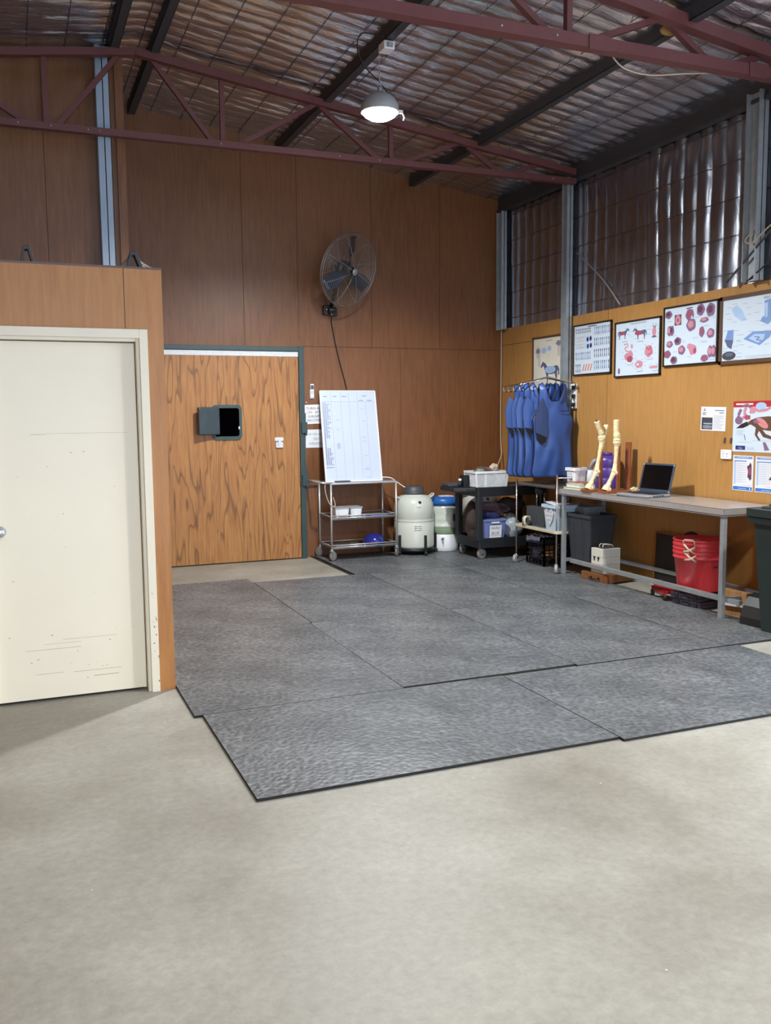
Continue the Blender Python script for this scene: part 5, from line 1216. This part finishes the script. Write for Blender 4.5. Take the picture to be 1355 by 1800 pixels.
# organiser cases
for k,(x,y,z,rz,lab) in enumerate(((5.09,5.72,.012,.12,'smoky black plastic organiser case, the lower of two by the bench leg'),(5.10,5.73,.064,.20,'smoky black plastic organiser case, the upper of two by the bench leg'))):
    t=thing('organiser_case',lab,'case',(x,y,z),rz,'organiser cases on the floor by the bench leg')
    W_,D_,H_=.25,.30,.050
    MB().box(0,0,0,W_,D_,H_*.55).build('case_base',M['smoke'],t,.003); MB().box(0,0,H_*.57,W_,D_,H_).build('case_lid',M['smoke'],t,.003)
    for y_ in (.05,.24): MB().box(-.008,y_-.018,.01,0,y_+.018,H_-.006).build('clasp',M['key'],t,.002)
    mb=MB(); mb.tube([(-.002,.11,.02),(-.02,.12,.02),(-.02,.18,.02),(-.002,.19,.02)],.005,6); mb.build('case_handle',M['key'],t)
    if k: MB().box(.03,.05,H_,.06,.10,H_+.006).build('sticker',M['red_d'],t)
t=thing('timber_block','pale timber block standing on edge behind the near bench leg','wood block',(5.20,5.335,.0)); MB().box(0,0,0,.05,.27,.20).build('block',M['ply_pale'],t,.002)
mb=MB(); mb.box(0,0,0,.02,.30,.028); o=mb.build('white_bar',M['white'],None,.002); o.location=(5.13,5.26,.10); o.rotation_euler=(math.radians(-4),0,0); 
tag(o,'short white plastic bar between the bench leg and the timber block','bar'); o.location=(5.17,5.27,.095)
# dustpan
t=thing('dustpan','black plastic dustpan standing on end between the bench and the wheelie bin','dustpan',(5.05,4.995,.0),math.radians(6))
mb=MB(); vs=[];fs=[]
prof=[(-.02,0),(-.012,.07),(.02,.15),(.07,.21),(.13,.235)]
for j,w in enumerate((0,1)): pass
for (x,z) in prof: vs+=[(x,.0,z),(x,.21,z)]
fs=[(2*i,2*i+1,2*i+3,2*i+2) for i in range(4)]
mb.add(vs,fs)
for y in (0,.21): mb.add([(x,y,z) for x,z in prof]+[(.12,y,.20),(.06,y,.17),(.02,y,.08),(.01,y,.0)],[tuple(range(9))])
o=mb.build('pan',M['black'],t); sm=o.modifiers.new('t','SOLIDIFY'); sm.thickness=.005
mb=MB(); mb.tube([(.12,.10,.225),(.22,.10,.25),(.30,.10,.26)],.012,8); mb.build('pan_handle',M['black'],t)
# wheelie bin
t=thing('wheelie_bin','dark green wheelie bin cut by the right edge of the frame','bin',(5.20,4.80,.0),math.radians(0))
t.location=(5.18,4.76,0)
bm_=MB(); bm_.tub(.50,.56,.86,taper=.80,rc=.04,t=.008,c=(0,0,.0)); 
for o_ in (bm_.build('bin_body',M['binbody'],t),): pass
MB().tub(.56,.62,.05,t=.03,taper=.97,c=(0,0,.80),rc=.045,floor=.0001).build('bin_rim',M['binbody'],t,.004)
mb=MB(); mb.tub(.58,.64,.055,t=.285,taper=1.0,c=(0,0,.855),rc=.05,floor=.054); ld_=mb.build('bin_lid',M['binbody'],t,.01,3)
mb=MB(); mb.box(-.20,-.20,.905,.20,.24,.925); mb.build('lid_panel',M['binbody'],ld_,.008)
mb=MB(); mb.bar((-.15,.2,.93),(.1,.2,.93),.03,.02); mb.build('lid_handle',M['grey_p'],ld_)
for x in (-.19,.19): MB().lathe([(.03,-.02),(.09,-.02),(.09,.02),(.03,.02)],(x,-.24,.09),20,ax=(1,0,0)).build('wheel',M['black_r'],t)

# ================================================================== POSTERS ON RIGHT WALL
# on the wall u runs toward the camera (-Y), v up, facing -X
def framed(y0,y1,z0,z1,fm,label,draw,fwid=.014,dep=.022,sheet='paper_blue'):
    t=thing('framed_poster',label,'poster',(XR-.001,y0,z0),0,'framed anatomy posters along the right wall')
    w,h=y0-y1,z1-z0
    a=Art((-dep*.55,-fwid*.6,fwid*.6),(0,-1,0),(0,0,1),w-fwid*1.2,h-fwid*1.2); a.base(sheet,.003); a.k=1; draw(a); a.build('print',t)
    mb=MB()
    mb.box(-dep,-fwid,0,0,0,h); mb.box(-dep,-w,0,0,-w+fwid,h); mb.box(-dep,-w,0,0,0,fwid); mb.box(-dep,-w,h-fwid,0,0,h)
    mb.build('frame',fm,t,.001); return t
def dr1(a):
    horse(a,'a_steel',.24,.13,.62,.42,True); a.k=2; a.ell('a_lblue',.55,.38,.17,.07); a.k=3
    for i in range(7): a.line('a_steel',.42+i*.035,.33,.44+i*.035,.43,.003)
    for (x,y,h) in ((.12,.62,.22),(.18,.45,.35),(.80,.62,.25),(.88,.50,.30)):
        for k in range(3): a.path('ink_g',[(x+k*.02,y),(x+k*.02-.01,y+h/2),(x+k*.02+.015,y+h)],.004)
    a.ell('a_lblue',.35,.75,.08,.06); a.ell('a_lblue',.52,.78,.07,.05); a.line('ink_g',.42,.93,.62,.93,.006); a.para('ink_l',.05,.30,.2,8,.03)
    a.ell('ink_g',.15,.75,.07,.05,j=.2); a.ell('ink_g',.82,.86,.09,.05,j=.2)
def dr2(a):
    a.line('ink',.38,.955,.62,.955,.008)
    def leg(x,y,w,h,c): a.poly(c,[(x,y+h),(x+w,y+h),(x+w*.6,y+h*.55),(x+w*.9,y+h*.1),(x+w*1.2,y),(x+w*.2,y),(x+w*.35,y+h*.5)])
    rnd=random.Random(5)
    for k in range(8): leg(.04+k*.055,.84,.035,.09,'a_gk' if k>1 else 'a_steel')
    for k in range(7): leg(.04+k*.045,.66,.025,.10,'a_lblue' if k<2 or k>4 else 'a_tan'); leg(.04+k*.045,.53,.025,.10,'a_lblue' if k<2 or k>4 else 'a_tan')
    for x,y in ((.38,.70),(.46,.71),(.39,.56),(.47,.57)): a.ell('a_navy',x,y,.032,.05)
    for k in range(8): leg(.05+k*.055,.30,.03,.15,'a_blue' if k%3 else 'a_steel')
    for k in range(4): leg(.05+k*.04,.05,.026,.16,'a_steel')
    for k in range(4): a.poly('a_orange',[(.24+k*.07,.07),(.27+k*.07,.07),(.31+k*.07,.20),(.285+k*.07,.21)])
    for r,(y,h) in enumerate(((.78,.15),(.56,.14),(.33,.15),(.09,.16))):
        for k in range(8): leg(.56+k*.053,y,.03,h,'a_steel' if (k+r)%3 else ('a_mauve' if r==2 else 'a_blue'))
        a.line('ink_l',.56,y-.015,.95,y-.015,.002); a.line('ink_l',.06,y-.015,.45,y-.015,.002)
def dr3(a):
    a.text('ink','THE DIGESTIVE SYSTEM',.52,.935,.016,.36,1)
    horse(a,'a_steel',.04,.69,.28,.20); horse(a,'a_steel',.40,.65,.32,.22,True); a.poly('a_steel',[(.84,.93),(.86,.85),(.89,.85),(.91,.93),(.90,.80),(.85,.80)])
    a.ell('a_pink',.87,.76,.045,.08); a.ell('a_steel',.87,.67,.05,.02); a.k=2
    a.ell('a_dpink',.15,.795,.07,.03); a.ell('a_dpink',.53,.77,.09,.04); a.k=1
    for (x,y,rx,ry,c) in ((.28,.36,.07,.07,'a_pink'),(.35,.38,.06,.09,'a_pink'),(.34,.31,.07,.06,'a_dpink'),(.38,.54,.02,.05,'a_pink'),(.76,.42,.09,.11,'a_pink'),(.55,.20,.09,.07,'a_pink'),(.87,.13,.09,.025,'a_pink'),(.09,.10,.025,.06,'a_mauve')): a.ell(c,x,y,rx,ry,j=.08)
    a.path('a_pink',[(.20,.58),(.28,.60),(.30,.55),(.22,.52),(.24,.47),(.33,.45)],.012); a.k=2
    a.path('a_dpink',[(.70,.50),(.76,.44),(.80,.50),(.82,.38),(.74,.36)],.010); a.ell('paper_blue',.52,.20,.03,.02)
    for c in ((.15,.795,.14,.10),(.56,.77,.17,.11),(.87,.76,.07,.11),(.32,.38,.13,.16),(.76,.42,.13,.13),(.55,.2,.12,.09),(.87,.14,.06,.05)): a.labels(*c,8,.05)
    for x,y in ((.15,.64),(.5,.61),(.28,.20),(.72,.27),(.5,.07),(.85,.06)): a.line('ink_g',x,y,x+.14,y+.004,.004)
def dr4(a):
    a.line('ink',.42,.94,.54,.945,.008)
    pr=((.08,.88,.07,.07),(.49,.83,.08,.10),(.69,.885,.075,.10),(.87,.86,.08,.115),(.52,.66,.09,.11),(.76,.71,.08,.045),(.10,.60,.045,.09),(.15,.60,.045,.09),(.72,.52,.05,.09),(.88,.48,.07,.08),(.11,.37,.065,.06),(.27,.41,.07,.07),(.07,.20,.07,.07),(.35,.25,.07,.08),(.20,.09,.07,.07),(.78,.08,.07,.06),(.88,.18,.05,.10),(.94,.18,.05,.10))
    for (x,y,rx,ry) in pr: a.ell('a_mauve',x,y,rx,ry,j=.07)
    a.ell('a_pink',.56,.24,.07,.09,j=.1); a.ell('a_pink',.50,.30,.05,.05); a.rect('a_plum',.20,.68,.33,.86); a.k=2
    for (x,y,rx,ry) in pr: a.ell(('a_dpink','a_plum','a_pink')[int(x*50)%3],x-.01,y+.01,rx*.6,ry*.55,j=.1)
    a.ell('a_pink',.265,.77,.055,.085); a.ell('a_dpink',.60,.22,.03,.05); a.ell('a_lblue',.53,.78,.02,.03); a.k=3; a.ell('a_dpink',.265,.77,.022,.03)
    for (x,y) in ((.1,.77),(.2,.52),(.62,.78),(.85,.76),(.38,.40),(.6,.44),(.5,.13),(.75,.36),(.22,.24),(.9,.06),(.93,.74),(.8,.62)): a.para('ink_l',x-.04,y,x+.07,2,.014)
def dr5(a):
    a.text('ink','FOOT AND HOOF ANATOMY',.72,.905,.022,.60,1)
    a.poly('a_lblue',[(.12,.83),(.18,.88),(.25,.78),(.30,.62),(.24,.62),(.15,.72)]); a.poly('a_blue',[(.50,.88),(.58,.90),(.62,.84),(.62,.62),(.55,.52),(.46,.58),(.48,.64),(.51,.66)])
    a.poly('a_blue',[(.08,.50),(.15,.50),(.15,.34),(.05,.36)]); a.poly('a_steel',[(.04,.36),(.15,.34),(.13,.20),(.08,.24)])
    a.poly('a_blue',[(.27,.34),(.38,.44),(.60,.42),(.57,.32),(.54,.30),(.46,.22)]); a.ell('a_gk',.10,.10,.085,.07); a.ell('a_steel',.94,.74,.08,.10)
    a.poly('a_lblue',[(.72,.56),(.78,.56),(.84,.34),(.70,.34)])
    for k in range(3):
        x=.60+k*.11; a.poly('a_steel',[(x,.28),(x+.04,.28),(x+.05,.18),(x+.10,.06),(x+.03,.06),(x,.14)])
    a.k=2; a.poly('a_lblue',[(.50,.84),(.54,.85),(.54,.64),(.50,.62),(.52,.66)]); a.poly('a_lblue',[(.33,.34),(.40,.40),(.52,.38),(.50,.30),(.44,.26)]); a.ell('a_steel',.10,.12,.05,.03); a.ell('paper_blue',.94,.76,.04,.05)
    a.path('a_steel',[(.40,.36),(.46,.34),(.42,.31),(.48,.29)],.006)
    for c in ((.2,.76,.10,.14),(.56,.72,.11,.2),(.10,.36,.10,.14),(.42,.33,.18,.12),(.77,.45,.10,.12),(.1,.1,.1,.08)): a.labels(*c,9,.06)
    a.para('ink_l',.3,.07,.8,2,.02)
framed(9.065,8.40,1.86,2.47,M['frame_w'],'walnut framed poster of a standing horse skeleton, partly behind the aprons',dr1,.022,.02,'a_cream')
framed(8.245,7.585,2.005,2.53,M['frame_k'],'black framed poster of many small leg drawings, second from the far corner',dr2)
framed(7.525,6.84,1.955,2.49,M['frame_k'],'black framed poster of two horses and pink digestive organs, third from the corner',dr3)
framed(6.80,6.105,2.02,2.555,M['frame_k'],'black framed poster full of mauve and pink organ drawings, fourth from the corner',dr4)
framed(6.085,5.12,2.0,2.56,M['frame_w'],'wide brown framed poster of pale blue hooves, nearest the right edge',dr5,.03,.022,'paper_blue')
# info sheet
a=Art((0,0,0),(0,-1,0),(0,0,1),.30,.205); a.base('paper',.001); a.k=1
a.rect('a_gk',.04,.05,.48,.55); a.k=2; a.rect('ink_l',.12,.27,.46,.32); a.ell('ink_g',.28,.16,.20,.08); a.path('ink',[(.08,.85),(.17,.93),(.12,.82),(.22,.87)],.003); a.rect('ink_g',.06,.72,.22,.76); a.rect('ink_g',.06,.65,.20,.69)
a.rect('ink_g',.56,.83,.93,.87); a.rect('ink_g',.74,.73,.92,.77); a.para('ink_g',.52,.63,.94,10,.058,.0022)
o=a.build('info_sheet'); o.location=(XR-.003,6.30,1.45); o.rotation_euler=(math.radians(1.5),0,0); tag(o,'small white information sheet with a dark photo, left of the running horse poster','sheet')
# big horse poster
a=Art((0,0,0),(0,-1,0),(0,0,1),.72,.415); a.base('paper_blue',.001); a.k=1
a.rect('a_red',0,.88,1,1.0); a.k=2; a.rect('paper',.04,.925,.30,.955); 
RUN=[(.08,.48),(.16,.55),(.22,.63),(.30,.68),(.42,.70),(.52,.69),(.60,.74),(.68,.86),(.76,.92),(.83,.90),(.92,.80),(.90,.76),(.80,.78),(.74,.66),(.72,.55),(.78,.44),(.86,.40),(.85,.36),(.74,.38),(.66,.47),(.60,.30),(.57,.25),(.55,.30),(.60,.42),(.44,.42),(.36,.44),(.40,.36),(.50,.30),(.48,.25),(.37,.30),(.32,.42),(.30,.34),(.34,.24),(.32,.22),(.27,.34),(.28,.48),(.22,.54)]
a.poly('a_brown',[(x*1.25-.0,y) for x,y in RUN]); a.k=3
a.poly('a_dbrown',[(.05,.46),(.13,.55),(.22,.60),(.24,.52),(.16,.47)]); a.ell('a_pink',.44,.57,.10,.075,rot=-.5); a.ell('a_mauve',.36,.60,.05,.04); a.path('a_dbrown',[(.66,.72),(.76,.84),(.86,.92)],.022)
a.k=4; a.path('a_orange',[(.37,.62),(.43,.60),(.40,.56),(.46,.58),(.45,.53),(.50,.56),(.50,.50)],.010)
a.k=3
for (c,pts,t_) in (('a_mauve',[(.12,.84),(.08,.72),(.10,.62),(.06,.58)],.03),('a_pink',[(.20,.88),(.17,.78),(.20,.70),(.14,.66)],.03),('a_pink',[(.30,.88),(.38,.80),(.50,.82),(.60,.90)],.022),('a_mauve',[(.14,.90),(.22,.93),(.28,.84),(.26,.76)],.02)): a.path(c,pts,t_)
a.ell('a_mauve',.09,.62,.06,.08); a.ell('a_dpink',.22,.68,.05,.05,j=.2); a.ell('a_lblue',.42,.90,.08,.07); a.ell('a_pink',.30,.82,.05,.07)
for x in (.46,.60,.74): a.poly('a_mauve',[(x,.20),(x+.04,.20),(x+.10,.05),(x+.03,.04)])
a.rect('a_navy',.05,.04,.20,.12); a.k=4; a.text('paper','Virbac',.125,.06,.013,.13,1); a.k=1
a.para('ink_l',.06,.42,.2,5,.022); a.para('ink_l',.10,.19,.4,1,.02); a.para('ink_l',.22,.09,.4,3,.02); a.line('ink_l',.3,.225,.9,.225,.0025); a.path('a_brown',[(.18,.34),(.19,.28),(.20,.23)],.006)
o=a.build('horse_poster'); o.location=(XR-.003,5.912,1.278); tag(o,'large poster of a running brown horse with organs, red band across its top','poster')
def chart(y,lab,second):
    a=Art((0,0,0),(0,-1,0),(0,0,1),.225 if not second else .24,.29); a.base('paper',.001); a.k=1
    a.rect('a_blue',.05,.91,.95,.975); a.rect('a_mid',.03,.02,.97,.115); a.rect('a_mid',.06,.83,.68,.855); a.rect('a_lblue',.06,.18,.15,.83)
    a.k=2; a.line('paper',.2,.945,.75,.945,.003); a.line('paper',.3,.06,.7,.06,.003); a.ell('paper',.86,.065,.03)
    for i in range(9): a.line('a_blue',.16,.78-i*.065,.68,.78-i*.065,.0016); a.line('ink_l',.18,.755-i*.065,.5,.755-i*.065,.0016)
    if not second: a.poly('a_plum',[(.70,.70),(.80,.74),(.86,.82),(.92,.74),(.93,.35),(.86,.30),(.80,.36),(.73,.40),(.76,.55)]); a.k=3; a.poly('a_dpink',[(.78,.62),(.86,.70),(.90,.5),(.82,.45)])
    else: a.poly('a_brown',[(.70,.60),(.74,.78),(.80,.66),(.92,.62),(.95,.40),(.80,.36),(.60,.36),(.66,.44),(.72,.46)]); a.text('ink','A2',.78,.24,.014,.2,1)
    a.k=1; a.line('ink_l',.5,.165,.95,.165,.002)
    o=a.build('blue_chart'); o.location=(XR-.003,y,.957); tag(o,lab,'chart','blue and white charts above the bench')
chart(5.898,'narrow blue and white chart with a dark horse beside the power outlet',False)
chart(5.650,'blue and white chart with a sitting dog, right of the pair',True)
t=thing('power_outlet','white double power outlet on the wall above the bench','power outlet',(XR-.001,6.03,1.21)); MB().box(-.022,-.115,0,0,0,.08).build('outlet_plate',M['white'],t,.008,3)
mb=MB()
for y in (-.035,-.08):
    for dy,dz,an in ((-.008,.045,1),(.008,.045,-1),(0,.025,0)): mb.box(-.0228,y+dy-.002,dz-.004,-.0215,y+dy+.002,dz+.006)
mb.build('socket_slot',M['ink'],t); MB().box(-.024,-.035,.065,-.021,-.025,.074).build('switch',M['grey_l'],t)
for y,lab in ((5.995,'small dark hook on the wall left of the running horse poster'),(5.925,'small dark hook half behind the running horse poster')):
    mb=MB(); mb.bar((-.006,0,.045),(-.006,.008,0),.008,.010); o=mb.build('wall_hook',M['grey_p']); o.location=(XR-.001,y,1.345); tag(o,lab,'hook','dark hooks by the horse poster')
